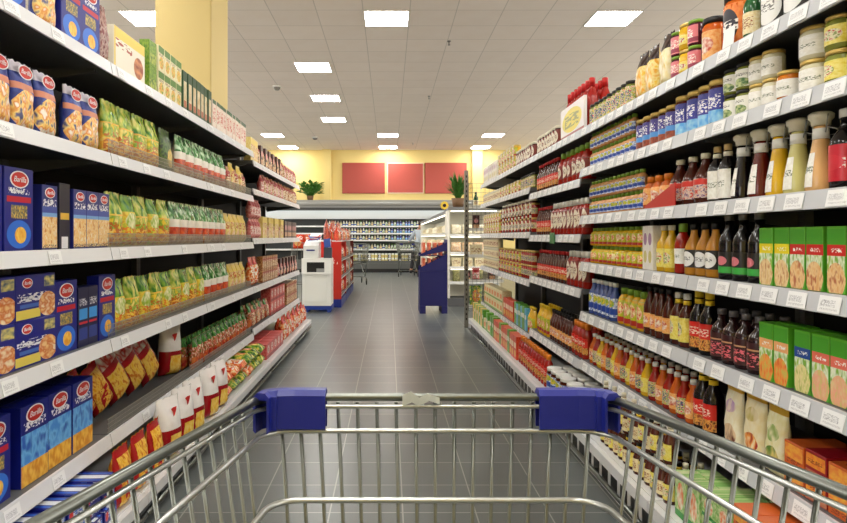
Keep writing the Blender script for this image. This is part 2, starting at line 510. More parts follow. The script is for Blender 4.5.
def parts_bottle(r, h, body, cap, lab, prof='slim', lz=(.1, .5), seg=18, neck_lab=None):
    pr = PROF[prof]
    bm = bmesh.new(); lathe(bm, [(max(a, .0001) * r, z * h) for a, z in pr], seg)
    out = [('glass', fin(bm, 'body', [body]))]
    rt, zt = pr[-1]
    wide = prof in ('jar', 'drum')
    cr = r * (rt + .06) if not wide else r * .96
    bm = bmesh.new(); lathe(bm, [(cr, zt * h - .002 if not wide else zt * h - h * .015), (cr, h * .985), (cr * .92, h)], seg)
    out.append(('cap' if not wide else 'lid', fin(bm, 'cap', [cap])))
    if lab:
        bm = bmesh.new(); pts = []
        def rad(z):
            for (a0, z0), (a1, z1) in zip(pr[1:], pr[2:]):
                if z0 <= z <= z1: return a0 + (a1 - a0) * (z - z0) / (z1 - z0 + 1e-9)
            return 1
        pts = [(rad(lz[0] + (lz[1] - lz[0]) * t / 4) * r + .0012, h * (lz[0] + (lz[1] - lz[0]) * t / 4)) for t in range(5)]
        lathe(bm, pts, 12, 0, a0=-1.5, a1=1.5, uv=True)
        out.append(('label', fin(bm, 'label', [lab])))
    if neck_lab:
        bm = bmesh.new(); lathe(bm, [(r * .47, h * .79), (r * .45, h * .87)], 12)
        out.append(('neck_band', fin(bm, 'neck_band', [neck_lab])))
    return out
def merge(parts):
    bm = bmesh.new(); mats = []
    me = bpy.data.meshes.new('goods')
    for nm, p in parts:
        off = len(mats); mats += list(p.materials)
        n0 = len(bm.faces); bm.from_mesh(p); bm.faces.ensure_lookup_table()
        for f in bm.faces[n0:]: f.material_index += off
    bm.to_mesh(me); bm.free()
    for m in mats: me.materials.append(m)
    return me

# ------------------------------------------------------------------ goods: printed designs
def D(n, base, *ly, **k): return design(n, base, ly, **k)
navy = (18, 28, 128)
d_barbox = D('pasta_box_blue', navy, ('S', .5, .72, .36, .035, (235, 235, 240), 16), ('R', .5, .62, .42, .035, (190, 20, 45)), ('R', .5, .47, .28, .08, [(200, 160, 60), (60, 80, 90), (220, 190, 90)], 20),
             ('E', .5, .2, .42, .17, (40, 110, 215)), ('E', .55, .19, .2, .1, [(235, 160, 40), (250, 205, 90)], 12))
d_barbox2 = D('pasta_box_blue_yellow', navy, ('S', .5, .74, .4, .05, (225, 225, 235), 14), ('R', .5, .46, .5, .19, [(40, 95, 190), (110, 180, 235), (70, 140, 220)], 5), ('R', .5, .13, .5, .14, [(215, 140, 30), (245, 195, 80)], 9))
d_barwhite = D('pasta_pack_cream', (34, 42, 122), ('S', .5, .72, .42, .06, (235, 235, 240), 12), ('R', .5, .62, .5, .05, (60, 80, 165)), ('R', .5, .54, .5, .03, (120, 170, 225)),
               ('R', .5, .27, .5, .24, [(215, 140, 60), (245, 220, 165), (235, 180, 100), (245, 232, 205)], 9), ('S', .5, .04, .45, .04, (70, 70, 80), 20))
d_barbag = D('pasta_bag_cream', [(40, 50, 130), (60, 80, 160)], ('R', .5, .92, .5, .08, (215, 210, 225)), ('R', .5, .64, .5, .05, (205, 130, 100)), ('E', .5, .28, .5, .32, [(90, 90, 130), (250, 215, 130), (225, 140, 50), (245, 235, 220)], 7))
d_lasagne = D('lasagne_box', navy, ('R', .84, .82, .14, .12, [(70, 90, 110), (220, 205, 120)], 10), ('S', .4, .5, .36, .09, (235, 235, 245), 9), ('R', .45, .32, .35, .04, (70, 110, 190)), ('R', .3, .14, .3, .1, (225, 205, 90)),
               ('E', .8, .3, .24, .28, [(240, 200, 140), (210, 110, 40), (245, 225, 190)], 7))
d_darkside = D('box_dark_blue', (14, 18, 70), ('R', .5, .55, .4, .09, (60, 150, 225)), ('S', .5, .75, .35, .06, (220, 220, 230), 14), ('R', .5, .4, .4, .02, (200, 40, 60)), ('R', .5, .22, .4, .1, (40, 60, 140)))
d_darkgold = D('box_dark_gold', (16, 18, 48), ('R', .5, .5, .4, .05, (225, 180, 60)), ('R', .5, .1, .3, .09, (230, 230, 235)))
d_noodle = D('noodle_bag_green', [(232, 200, 80), (240, 170, 60), (228, 208, 112)], ('R', .5, .8, .5, .2, [(58, 120, 36), (160, 185, 60), (225, 215, 110)], 6), ('R', .5, .45, .46, .12, [(238, 205, 60), (110, 160, 50), (242, 220, 120)], 7), ('S', .5, .25, .45, .2, (190, 105, 40), 9), rough=.25)
d_noodle2 = D('noodle_bag_lime', [(170, 190, 50), (230, 200, 70), (205, 160, 50)], ('R', .5, .84, .5, .16, [(35, 110, 40), (130, 180, 50)], 6), ('E', .5, .5, .4, .16, [(242, 235, 185), (150, 180, 60)], 8), ('S', .5, .2, .45, .18, (215, 120, 40), 10), rough=.25)
d_herb = D('bag_green_top', [(226, 214, 196), (205, 175, 140)], ('R', .5, .78, .5, .22, [(24, 84, 34), (70, 140, 60), (200, 225, 190)], 7), ('R', .5, .5, .5, .1, (235, 228, 215)), ('R', .5, .32, .5, .1, [(170, 40, 25), (215, 90, 40)], 6), ('R', .5, .1, .5, .1, [(220, 190, 140), (150, 70, 40)], 9), rough=.25)
d_herb2 = D('bag_green_red', [(60, 120, 50), (190, 60, 40), (230, 210, 180)], ('R', .5, .86, .5, .14, [(25, 85, 35), (80, 150, 60)], 7), ('R', .5, .2, .5, .2, [(165, 35, 28), (210, 120, 60)], 5), rough=.25)
d_dkgreen = D('bag_dark_green', [(38, 70, 34), (90, 120, 50), (30, 48, 26)], ('E', .6, .35, .3, .22, [(225, 190, 90), (160, 150, 60)], 9), rough=.3)
d_ypack = D('pack_yellow', [(226, 196, 100), (240, 222, 150)], ('R', .5, .84, .5, .12, (235, 205, 80)), ('S', .5, .6, .4, .12, (190, 90, 40), 9), ('E', .5, .28, .36, .16, [(215, 130, 50), (250, 235, 200)], 8))
d_mixbrown = D('pack_brown_mix', [(120, 62, 34), (185, 110, 60), (225, 190, 130)], ('R', .5, .7, .5, .12, (170, 40, 36)), ('S', .5, .4, .45, .3, (240, 225, 190), 8))
d_pink = D('pack_pink', [(200, 90, 90), (222, 150, 140)], ('R', .5, .75, .5, .1, (165, 30, 40)), ('S', .5, .4, .42, .2, (245, 235, 225), 9))
d_redyel = D('bag_red_yellow', [(232, 180, 50), (242, 205, 90), (205, 120, 35)], ('R', .04, .5, .14, .6, (150, 12, 22)), ('R', .96, .5, .14, .6, (150, 12, 22)), ('R', .5, .84, .5, .17, [(236, 230, 226), (190, 30, 34), (240, 238, 235)], 4), ('R', .5, .63, .5, .06, (160, 14, 24)), rough=.22, bump=.3)
d_whitebag = D('bag_white_red', (238, 234, 232), ('R', .5, .22, .5, .27, (158, 14, 24)), ('R', .6, .2, .3, .2, [(236, 178, 50), (246, 214, 110)], 12), rough=.22, bump=.3)
d_yellbag = D('bag_orange_mac', [(226, 160, 40), (242, 196, 80), (200, 110, 30)], ('R', .5, .93, .5, .07, (170, 20, 25)), ('R', .02, .5, .1, .6, (170, 20, 25)), ('S', .6, .3, .3, .2, (180, 30, 30), 5), rough=.22, bump=.3)
d_veg = D('veg_bag', [(40, 95, 30), (110, 160, 50), (232, 206, 90)], ('E', .5, .5, .32, .3, [(230, 215, 180), (235, 120, 40), (245, 225, 120)], 6), rough=.25)
d_veg2 = D('veg_bag_red', [(200, 40, 26), (235, 120, 50), (240, 215, 160)], ('R', .5, .86, .5, .14, (190, 20, 24)), ('S', .5, .4, .4, .3, (245, 235, 215), 6), rough=.25)
d_pinkbox = D('box_pink_red', [(206, 60, 66), (226, 120, 110)], ('E', .5, .6, .3, .26, (245, 225, 215)), ('S', .5, .6, .22, .16, (180, 20, 30), 10), ('R', .5, .12, .5, .1, (160, 24, 34)))
d_yelbox = D('carton_yellow_white', (238, 232, 214), ('R', .5, .88, .5, .13, (232, 205, 90)), ('S', .3, .64, .26, .1, (170, 70, 50), 9), ('E', .78, .35, .16, .26, [(150, 70, 40), (220, 150, 100)], 7), ('R', .02, .5, .03, .5, (225, 195, 80)))
d_grnpack = D('pack_green', [(86, 130, 30), (140, 170, 50)], ('R', .5, .3, .5, .2, [(190, 200, 80), (80, 120, 40)], 8))
d_soup = D('soup_carton', [(222, 214, 170), (238, 228, 190)], ('R', .5, .86, .5, .14, (84, 128, 44)), ('E', .5, .34, .36, .24, [(205, 110, 40), (240, 200, 90), (120, 150, 50)], 8), ('S', .5, .64, .36, .06, (110, 60, 40), 14))
d_dkslim = D('slim_pack_dark_green', (34, 72, 38), ('R', .5, .45, .34, .3, [(232, 222, 190), (200, 170, 110)], 7), ('R', .5, .2, .3, .08, (180, 90, 50)))
d_whslim = D('slim_pack_white', [(240, 232, 222), (230, 200, 180)], ('R', .5, .93, .5, .07, (40, 90, 44)), ('S', .5, .5, .36, .24, (200, 70, 40), 8))
d_redbrown = D('bag_dark_red', [(96, 30, 34), (180, 150, 140), (120, 60, 60)], rough=.25)
d_cafe = D('pack_dark_pink', [(44, 26, 30), (90, 50, 50)], ('E', .5, .6, .3, .16, (225, 150, 150)), ('R', .5, .22, .4, .12, [(200, 120, 60), (230, 200, 160)], 8))
# right-hand goods
d_grn = lambda n, band, food: D(n, (88, 170, 42), ('R', .5, .8, .47, .16, (70, 160, 40)), ('R', .5, .64, .5, .085, band), ('S', .55, .64, .3, .03, (245, 245, 240), 14), ('R', .5, .42, .47, .14, [(150, 190, 50), (235, 240, 220), (120, 175, 50)], 5), ('E', .5, .2, .5, .26, food, 7), ('R', .0, .5, .035, .6, (30, 110, 40)))
d_g1 = d_grn('rice_box_yellow', (236, 216, 30), [(226, 190, 130), (240, 215, 165), (200, 140, 90)])
d_g2 = d_grn('rice_box_red', (205, 34, 30), [(225, 170, 110), (238, 205, 150), (190, 110, 70)])
d_g3 = d_grn('rice_box_orange', (236, 170, 110), [(226, 110, 40), (240, 150, 70), (210, 190, 90)])
d_g4 = d_grn('rice_box_blue', (20, 70, 150), [(214, 214, 130), (235, 220, 160), (180, 190, 90)])
d_g5 = d_grn('rice_box_pink', (226, 110, 90), [(230, 200, 150), (238, 170, 140), (215, 200, 120)])
l_white = D('label_white', [(232, 230, 222), (244, 243, 238)], ('S', .5, .5, .4, .1, (120, 130, 110), 12))
l_green = D('label_white_green', (236, 236, 228), ('E', .6, .25, .36, .26, [(60, 110, 50), (200, 210, 150)], 6), ('S', .5, .7, .36, .08, (90, 90, 90), 12))
l_blue = D('label_blue', [(42, 52, 150), (60, 62, 165)], ('R', .5, .16, .9, .2, [(90, 170, 235), (160, 215, 245)], 5), ('S', .5, .62, .42, .2, (238, 238, 245), 9))
l_lilac = D('label_blue_brown', [(60, 50, 140), (80, 70, 160)], ('R', .5, .12, .9, .2, [(120, 50, 30), (170, 80, 50)], 6), ('R', .5, .38, .9, .1, (80, 150, 220)), ('S', .5, .68, .4, .18, (240, 240, 245), 9))
l_red = D('label_red', (196, 28, 48), ('S', .5, .5, .42, .14, (244, 230, 225), 8), ('E', .5, .52, .38, .22, (205, 40, 56)))
l_pink = D('label_pink', (222, 120, 130), ('S', .5, .5, .42, .3, (245, 235, 225), 9), ('R', .5, .2, .9, .12, (150, 40, 70)))
l_yel = D('label_yellow', [(226, 206, 70), (238, 226, 130)], ('E', .5, .5, .32, .3, [(120, 140, 40), (240, 235, 200), (190, 60, 30)], 8))
l_yel2 = D('label_yellow_green', [(205, 200, 40), (160, 170, 40)], ('E', .5, .55, .36, .26, [(245, 240, 190), (215, 60, 30)], 7), ('R', .5, .1, .9, .1, (170, 40, 30)))
l_diam = D('label_orange_diamond', [(226, 110, 40), (236, 140, 60)], ('E', .5, .5, .34, .4, (40, 36, 50)), ('S', .5, .5, .34, .12, (240, 235, 230), 8))
l_bw = D('label_black_white', (26, 26, 28), ('E', .62, .48, .4, .42, (236, 236, 234)), ('S', .6, .5, .25, .12, (120, 120, 120), 10))
l_cream = D('label_cream', [(236, 226, 190), (226, 206, 150)], ('S', .5, .5, .4, .25, (150, 80, 40), 9))
l_org = D('label_orange', [(232, 150, 70), (240, 190, 120)], ('E', .5, .5, .4, .3, [(245, 235, 215), (200, 70, 40)], 6))
l_bluewh = D('label_blue_white', [(232, 236, 240), (70, 110, 190)], ('R', .5, .3, .9, .16, (36, 70, 160)), ('E', .5, .72, .4, .2, [(235, 200, 60), (120, 170, 60)], 8))
l_redband = D('label_red_panel', (214, 40, 30), ('R', .5, .2, .9, .22, [(150, 60, 30), (235, 170, 80), (90, 30, 20)], 7), ('S', .5, .66, .42, .14, (240, 220, 200), 9))
l_pinkdk = D('label_dark_pink', (60, 24, 26), ('S', .5, .35, .46, .25, (226, 110, 120), 7), ('R', .5, .72, .5, .03, (200, 150, 110)))
l_grndk = D('label_dark_green', (28, 26, 26), ('R', .5, .2, .9, .14, (60, 170, 70)), ('E', .5, .6, .28, .2, (215, 120, 130)))
l_multi = D('label_multi', [(220, 60, 40), (240, 230, 200), (110, 150, 60), (235, 200, 80)], ('S', .5, .5, .42, .3, (40, 60, 120), 9))
l_multi2 = D('label_purple', [(110, 60, 120), (225, 205, 190), (200, 60, 50)], ('R', .5, .82, .9, .14, (210, 50, 40)))
l_oval = D('label_cream_oval', (120, 30, 22), ('E', .5, .5, .4, .46, [(236, 230, 214), (222, 205, 180)], 5), ('S', .5, .5, .26, .16, (110, 40, 30), 9))
d_fruit = D('dried_fruit_bag', [(234, 190, 60), (242, 222, 150), (226, 160, 40)], ('R', .5, .86, .5, .16, (48, 26, 22)), ('E', .5, .35, .36, .3, [(238, 170, 50), (250, 235, 190)], 6), rough=.25)
d_fruit2 = D('dried_fruit_bag_pale', [(236, 222, 160), (242, 235, 200)], ('R', .5, .86, .5, .16, (52, 28, 24)), ('E', .5, .35, .3, .25, [(220, 190, 90), (245, 240, 215)], 6), rough=.25)
d_case = D('bottle_case', (232, 226, 224), ('E', .5, .52, .42, .36, (226, 206, 30)), ('S', .5, .52, .3, .2, (140, 140, 30), 7), ('R', .5, .06, .5, .07, (150, 24, 30)))
d_pouch1 = D('pouch_cream_lilac', [(238, 226, 190), (244, 238, 216)], ('R', .5, .95, .5, .05, (226, 176, 50)), ('E', .5, .68, .3, .1, [(190, 150, 200), (235, 215, 200)], 6), ('E', .5, .24, .34, .16, [(110, 50, 40), (230, 200, 160)], 6), rough=.4)
d_pouch2 = D('pouch_cream_orange', [(238, 222, 170), (242, 232, 200)], ('R', .5, .95, .5, .05, (226, 176, 50)), ('E', .5, .7, .3, .1, [(205, 190, 110), (235, 220, 180)], 6), ('E', .5, .3, .32, .13, [(170, 50, 40), (235, 150, 60), (240, 220, 180)], 6), rough=.4)
d_pouch3 = D('pouch_cream_green', [(232, 226, 170), (240, 236, 205)], ('R', .5, .95, .5, .05, (220, 176, 50)), ('E', .5, .62, .3, .12, [(150, 180, 90), (235, 230, 190)], 6), ('E', .5, .3, .32, .13, [(90, 130, 50), (220, 200, 120)], 6), rough=.4)
d_teared = D('tea_box_red', (150, 18, 32), ('R', .5, .62, .46, .26, [(236, 160, 50), (226, 120, 50)], 5), ('S', .5, .6, .36, .08, (120, 30, 20), 10), ('R', .5, .14, .5, .1, (190, 120, 90)))
d_teaorg = D('tea_box_orange', (206, 96, 40), ('R', .5, .6, .46, .3, [(240, 180, 70), (230, 130, 60)], 5), ('S', .5, .2, .36, .1, (130, 50, 30), 10))
d_teablu = D('tea_box_blue', [(80, 160, 220), (150, 205, 235)], ('R', .5, .5, .4, .3, [(240, 240, 235), (230, 180, 80)], 5))
d_teagrn = D('tea_box_green', [(120, 178, 84), (170, 205, 130), (214, 214, 170)], ('E', .5, .5, .3, .3, [(240, 240, 215), (230, 120, 60)], 6), ('R', .5, .08, .5, .08, (40, 140, 50)))
d_milk = D('milk_mix', [(235, 235, 230), (90, 120, 180), (240, 240, 235)], rough=.4)

ORGP = mat('pale_orange_sauce', (206, 150, 96), .2)
BROWN = mat('brown_sauce', (74, 26, 14), .12)
REDS = mat('red_sauce', (156, 26, 14), .14)
ORGS = mat('orange_sauce', (206, 96, 24), .14)
YELS = mat('yellow_sauce', (222, 176, 30), .14)
BLKB = mat('black_bottle', (14, 10, 12), .12)
GOLDB = mat('golden_bottle', (190, 130, 40), .12)
PALEB = mat('pale_contents', (214, 208, 176), .2)
GREENB = mat('green_contents', (120, 126, 50), .2)
PEACH = mat('peach_sauce', (222, 176, 116), .14)
PURP = mat('purple_contents', (76, 20, 40), .15)
AMBER = mat('amber_honey', (196, 110, 24), .12)

# ------------------------------------------------------------------ catalogue
CAT = {}
def item(key, name, cat, desc, w, h, d, parts, body=None):
    """desc: short look; parts: [(part name, mesh)]"""
    CAT[key] = dict(name=name, cat=cat, desc=desc, w=w, h=h, d=d, parts=parts, merged=None)
def I_box(key, name, desc, w, h, d, m, cat='box', logo=None):
    parts = [('carton', mesh_box(w, h, d, m))]
    CAT[key] = dict(name=name, cat=cat, desc=desc, w=w, h=h, d=d, parts=parts, merged=None, logo=logo)
def I_bag(key, name, desc, w, h, d, m, cat='bag', fin_h=.07, neck=0, logo=None):
    CAT[key] = dict(name=name, cat=cat, desc=desc, w=w, h=h, d=d, parts=[('film', mesh_bag(w, h, d, m, hash(key) % 97 if False else len(key) * 7, fin_h, neck=neck))], merged=None, logo=logo)
def I_bot(key, name, desc, r, h, body, cap, lab, prof='slim', lz=(.1, .5), cat='bottle', neck=None):
    CAT[key] = dict(name=name, cat=cat, desc=desc, w=2 * r + .001, h=h, d=2 * r, cyl=r, parts=parts_bottle(r, h, body, cap, lab, prof, lz, neck_lab=neck), merged=None)

I_box('pbox', 'pasta_box', 'tall navy pasta box with red oval', .15, .265, .05, d_barbox, logo=('Barilla', .5, .86, .06, 'Penne', .72))
I_box('pboxc', 'pasta_box', 'cream and blue pasta box with red oval', .1, .225, .05, d_barwhite, logo=('Barilla', .5, .88, .05, None, 0))
I_box('pboxy', 'pasta_box', 'navy pasta box with yellow lower band', .155, .262, .07, d_barbox2, logo=('Barilla', .5, .87, .07, 'Lasagne', .76))
I_box('las', 'pasta_box', 'wide navy pasta box with baked dish picture', .235, .15, .07, d_lasagne, logo=('Barilla', .27, .82, .06, 'Lasagne', .5))
I_box('pboxd', 'pasta_box', 'dark navy pasta box with sky blue patch', .08, .23, .06, d_darkside)
I_box('pboxg', 'pasta_box', 'near-black pasta box with gold band', .075, .24, .05, d_darkgold)
I_bag('pbag', 'pasta_bag', 'blue pasta bag with red oval and food picture', .125, .225, .06, d_barbag, logo=('Barilla', .5, .86, .05, None, 0))
I_bag('redbag', 'pasta_bag', 'small dark red and white bag', .09, .24, .05, d_redbrown)
I_box('yelc', 'food_carton', 'wide white carton with yellow top', .33, .19, .12, d_yelbox, cat='carton')
I_box('grnp', 'food_carton', 'small green pack', .09, .125, .05, d_grnpack, cat='carton')
I_box('soup', 'soup_carton', 'cream soup carton with green top', .085, .13, .04, d_soup, cat='carton')
I_box('dks', 'slim_carton', 'slim dark green carton', .075, .235, .05, d_dkslim, cat='carton')
I_box('whs', 'slim_carton', 'slim white carton with green top', .085, .2, .05, d_whslim, cat='carton')
I_bag('yel', 'food_pack', 'pale yellow food pack', .12, .22, .07, d_ypack, cat='food pack')
I_box('ybx', 'food_carton', 'yellow carton', .1, .2, .06, d_ypack, cat='carton')
I_bag('brn', 'food_pack', 'brown and red food pack', .1, .18, .06, d_mixbrown, cat='food pack')
I_box('brx', 'food_carton', 'small brown patterned carton', .09, .12, .06, d_mixbrown, cat='carton')
I_bag('nood', 'noodle_bag', 'yellow and green noodle bag', .15, .24, .07, d_noodle)
I_bag('noo2', 'noodle_bag', 'lime green noodle bag', .14, .235, .07, d_noodle2)
I_bag('herb', 'noodle_bag', 'clear noodle bag with green top', .14, .24, .07, d_herb)
I_bag('her2', 'noodle_bag', 'green and red noodle bag', .1, .19, .055, d_herb2)
I_bag('dkg', 'noodle_bag', 'dark green noodle bag', .17, .235, .07, d_dkgreen)
I_bag('pnk', 'food_pack', 'pink food pack', .1, .17, .06, d_pink, cat='food pack')
I_box('pnb', 'food_carton', 'pink and red carton with pale oval', .16, .13, .1, d_pinkbox, cat='carton')
I_box('caf', 'food_carton', 'dark carton with pink spot', .09, .19, .06, d_cafe, cat='carton')
I_bag('ryb', 'macaroni_bag', 'red and yellow macaroni bag with white top', .165, .3, .09, d_redyel, neck=.06, logo=('flame', .5, .87, .05, None, 0))
I_bag('whb', 'macaroni_bag', 'white-topped red macaroni bag', .16, .285, .1, d_whitebag, neck=.02, fin_h=.03, logo=('flame', .5, .78, .05, None, 0))
I_bag('orb', 'macaroni_bag', 'orange macaroni bag with red seam', .14, .23, .08, d_yellbag)
I_bag('veg', 'vegetable_bag', 'green and yellow vegetable bag', .172, .27, .078, d_veg)
I_bag('vegr', 'vegetable_bag', 'red and orange packed bag', .168, .25, .076, d_veg2)
I_bag('chr2', 'snack_bag', 'bright red snack bag', .15, .2, .07, D('snack_bag_bright', [(206, 50, 30), (232, 110, 60)], ('S', .5, .5, .4, .2, (245, 225, 205), 7), rough=.25))
I_box('blub', 'pasta_box', 'blue and white pasta box laid flat', .1, .055, .2, D('flat_pasta_box', navy, ('R', 3, .98, .16, .05, (225, 228, 235)), ('R', 3.32, .98, .05, .05, (60, 110, 210)), ('R', 2.7, .98, .06, .05, (60, 110, 210)), ('R', .5, .5, .46, .16, (40, 95, 200)), ('S', .5, .5, .4, .3, (230, 230, 236), 7), ('E', .2, .5, .12, .3, (205, 45, 40))))

I_bot('jw', 'jar', 'jar with gold lid and white label', .033, .088, PALEB, GOLD, l_white, 'jar', (.12, .72), 'jar')
I_bot('jwL', 'jar', 'large pale jar with gold lid', .046, .094, PALEB, GOLD, l_white, 'jar', (.12, .72), 'jar')
I_bot('jwd', 'jar', 'jar with dark lid and leafy white label', .036, .088, GREENB, BLACK, l_green, 'jar', (.1, .76), 'jar')
I_bot('jg', 'jar', 'green relish jar with gold lid', .04, .092, GREENB, GOLD, l_yel, 'jar', (.15, .7), 'jar')
I_bot('jam', 'jar', 'amber jar with gold lid and white label', .034, .092, AMBER, GOLD, l_white, 'jar', (.15, .7), 'jar')
I_bot('jbl', 'jar', 'tall jar with blue label and gold lid', .042, .165, BROWN, GOLD, l_blue, 'jar', (.06, .8), 'jar')
I_bot('jbr', 'jar', 'tall jar with violet and brown label', .038, .15, BROWN, GOLD, l_lilac, 'jar', (.06, .8), 'jar')
I_bot('bgb', 'bottle', 'small sauce bottle with green cap', .027, .098, ORGP, GREEN, l_bluewh, 'squeeze', (.12, .6))
I_bot('bbw', 'jar', 'black jar with white oval label', .052, .15, BLKB, BLACK, l_bw, 'drum', (.04, .88), 'jar')
I_bot('jdi', 'jar', 'orange jar with dark diamond label', .056, .2, ORGS, BLACK, l_diam, 'jar', (.05, .8), 'jar')
I_bot('jor', 'jar', 'orange jar with dark lid', .043, .17, ORGS, BLACK, l_org, 'jar', (.1, .7), 'jar')
I_bot('jpk', 'jar', 'small jar with pink label', .032, .1, PURP, GREEN, l_pink, 'jar', (.08, .78), 'jar')
I_bot('jye', 'jar', 'small jar with yellow contents', .037, .105, YELS, GOLD, l_yel, 'jar', (.2, .55), 'jar')
I_bot('jml', 'jar', 'small jar with mixed coloured label', .031, .125, GREENB, BLACK, l_multi, 'jar', (.08, .78), 'jar')
I_bag('fr1', 'dried_fruit_bag', 'yellow dried fruit bag with dark top', .1, .22, .07, d_fruit)
I_bag('fr2', 'dried_fruit_bag', 'pale dried fruit bag with dark top', .1, .23, .07, d_fruit2)
I_bot('grd', 'bottle', 'slim green bottle with dark cap', .032, .2, mat('green_glass', (40, 92, 50), .12), BLACK, l_cream, 'slim', (.1, .45))
I_bot('rbt', 'bottle', 'red bottle with red cap', .036, .33, REDS, REDP, None, 'squeeze')
I_box('case', 'bottle_case', 'white bottle case with yellow oval', .52, .21, .02, d_case, cat='carton')
I_bot('jcn', 'jar', 'brown jar with pale lid', .036, .14, BROWN, CREAM, l_oval, 'jar', (.1, .78), 'jar')
I_bot('jpl', 'jar', 'pale jar with cream lid', .035, .115, PALEB, CREAM, l_cream, 'jar', (.1, .78), 'jar')
I_bot('jyl', 'jar', 'jar with yellow label and gold lid', .036, .11, YELS, GOLD, l_yel2, 'jar', (.1, .78), 'jar')
I_bot('jrd', 'jar', 'red jar with gold lid', .036, .12, REDS, GOLD, l_multi, 'jar', (.25, .65), 'jar')
I_bot('rbg', 'bottle', 'red-brown bottle with green cap', .045, .225, REDS, GREEN, l_oval, 'squeeze', (.2, .6))
I_bot('brb', 'bottle', 'slim brown sauce bottle', .03, .215, BROWN, REDP, l_redband, 'slim', (.12, .5))
I_bot('ket', 'bottle', 'red sauce bottle with oval cream label', .038, .225, REDS, WHITE, l_oval, 'squeeze', (.18, .72))
I_bot('blr', 'bottle', 'black bottle with red label', .042, .215, BLKB, WHITE, l_red, 'slim', (.1, .55))
I_bot('crk', 'bottle', 'dark bottle with cork-coloured neck', .033, .205, BLKB, mat('cork', (206, 176, 120), .5), l_white, 'flask', (.06, .56), neck=CREAM)
I_bot('brp', 'bottle', 'brown bottle with violet and white label', .043, .195, BROWN, CREAM, l_multi2, 'round', (.12, .5))
I_bot('orj', 'bottle', 'orange jar with pale cap', .04, .15, ORGS, ORNG, l_org, 'squeeze', (.15, .65))
I_bot('yej', 'bottle', 'squat yellow bottle', .032, .1, YELS, GREEN, l_yel2, 'squeeze', (.1, .75))
I_bot('yes', 'bottle', 'yellow-green sauce bottle', .037, .185, YELS, GREEN, l_yel2, 'squeeze', (.08, .75))
I_bot('bye', 'bottle', 'slim yellow bottle with cream cap', .033, .2, YELS, CREAM, l_yel, 'slim', (.1, .5))
I_bot('brw', 'bottle', 'red bottle with white round label', .034, .205, REDS, GREEN, l_white, 'squeeze', (.2, .5))
I_bot('gol', 'bottle', 'golden bottle with black cap', .036, .2, GOLDB, BLACK, l_bw, 'round', (.15, .5))
I_bot('blk', 'bottle', 'tall black bottle with dark cap', .036, .232, BLKB, mat('silver_foil', (120, 116, 110), .3, .6), l_grndk, 'slim', (.08, .42))
I_bot('fl', 'bottle', 'dark brown flask with pink print', .037, .185, mat('flask_glass', (40, 18, 20), .1), mat('grey_cap', (96, 92, 96), .35), l_pinkdk, 'flask', (.08, .55))
I_bot('blp', 'bottle', 'black bottle with red panel and yellow neck', .036, .235, BLKB, YELL, l_redband, 'slim', (.08, .5), neck=YELL)
I_bot('ybb', 'bottle', 'brown bottle with yellow label and white cap', .034, .215, BROWN, WHITE, l_yel, 'slim', (.1, .55), neck=YELL)
I_bot('rdb', 'bottle', 'reddish brown tall bottle', .03, .22, BROWN, BLACK, l_org, 'slim', (.15, .45))
I_bot('bwb', 'bottle', 'small blue and white bottle', .032, .2, mat('blue_liquid', (60, 80, 150), .2), WHITE, l_bluewh, 'slim', (.1, .6))
I_bot('scw', 'bottle', 'small sauce bottle with white cap', .032, .17, ORGS, WHITE, l_org, 'round', (.12, .5))
I_bot('scr', 'bottle', 'small red sauce bottle with white cap', .032, .17, REDS, WHITE, l_multi, 'round', (.12, .5))
I_bot('scy', 'bottle', 'small yellow sauce bottle with white cap', .032, .17, YELS, WHITE, l_yel, 'round', (.12, .5))
I_bot('sbr', 'bottle', 'small dark bottle with cream label', .026, .135, BROWN, BLACK, l_cream, 'round', (.1, .5), neck=YELL)
I_bot('sby', 'bottle', 'small dark bottle with yellow label', .026, .15, BROWN, CREAM, l_yel, 'round', (.1, .5), neck=CREAM)
I_bot('wlj', 'jar', 'big jar with white lid', .05, .15, BROWN, WHITE, l_bluewh, 'jar', (.1, .74), 'jar')
I_bot('oro', 'bottle', 'orange-capped red juice bottle', .035, .215, REDS, ORNG, l_redband, 'squeeze', (.15, .6))
I_bot('yt', 'bottle', 'tall yellow bottle', .033, .22, YELS, YELL, l_yel2, 'slim', (.1, .6))
for k, m_, ds in (('gy', d_g1, 'green meal box with yellow band'), ('gr', d_g2, 'green meal box with red band'), ('go', d_g3, 'green meal box with orange band'),
                  ('gb', d_g4, 'green meal box with blue band'), ('gp', d_g5, 'green meal box with pink band')):
    I_box(k, 'meal_box', ds, .068, .178, .045, m_)
I_box('pale', 'food_carton', 'pale grey carton', .06, .2, .06, D('pale_box', [(226, 222, 216), (238, 236, 232)], ('E', .5, .7, .3, .14, (160, 120, 160)), ('E', .5, .3, .3, .14, (200, 190, 120))), cat='carton')
I_box('flor', 'food_carton', 'cream carton with orange label', .17, .12, .1, D('cream_box_orange', [(222, 206, 150), (232, 226, 190)], ('R', .5, .5, .3, .2, (226, 130, 60)), ('R', .5, .08, .5, .08, (110, 160, 60))), cat='carton')
I_box('grbk', 'food_carton', 'bright green carton', .09, .2, .07, D('green_box_plain', [(60, 130, 50), (110, 180, 60)], ('R', .5, .6, .4, .1, (235, 235, 225))), cat='carton')
I_box('blbk', 'food_carton', 'sky blue carton', .08, .19, .07, D('blue_box_plain', [(70, 160, 205), (110, 190, 220)], ('R', .5, .6, .4, .1, (235, 235, 225))), cat='carton')
I_box('rdbk', 'food_carton', 'red-orange carton', .1, .19, .07, D('red_box_plain', [(196, 50, 30), (226, 90, 50)], ('R', .5, .6, .4, .12, (240, 220, 190)), ('E', .5, .25, .3, .15, (230, 180, 70))), cat='carton')
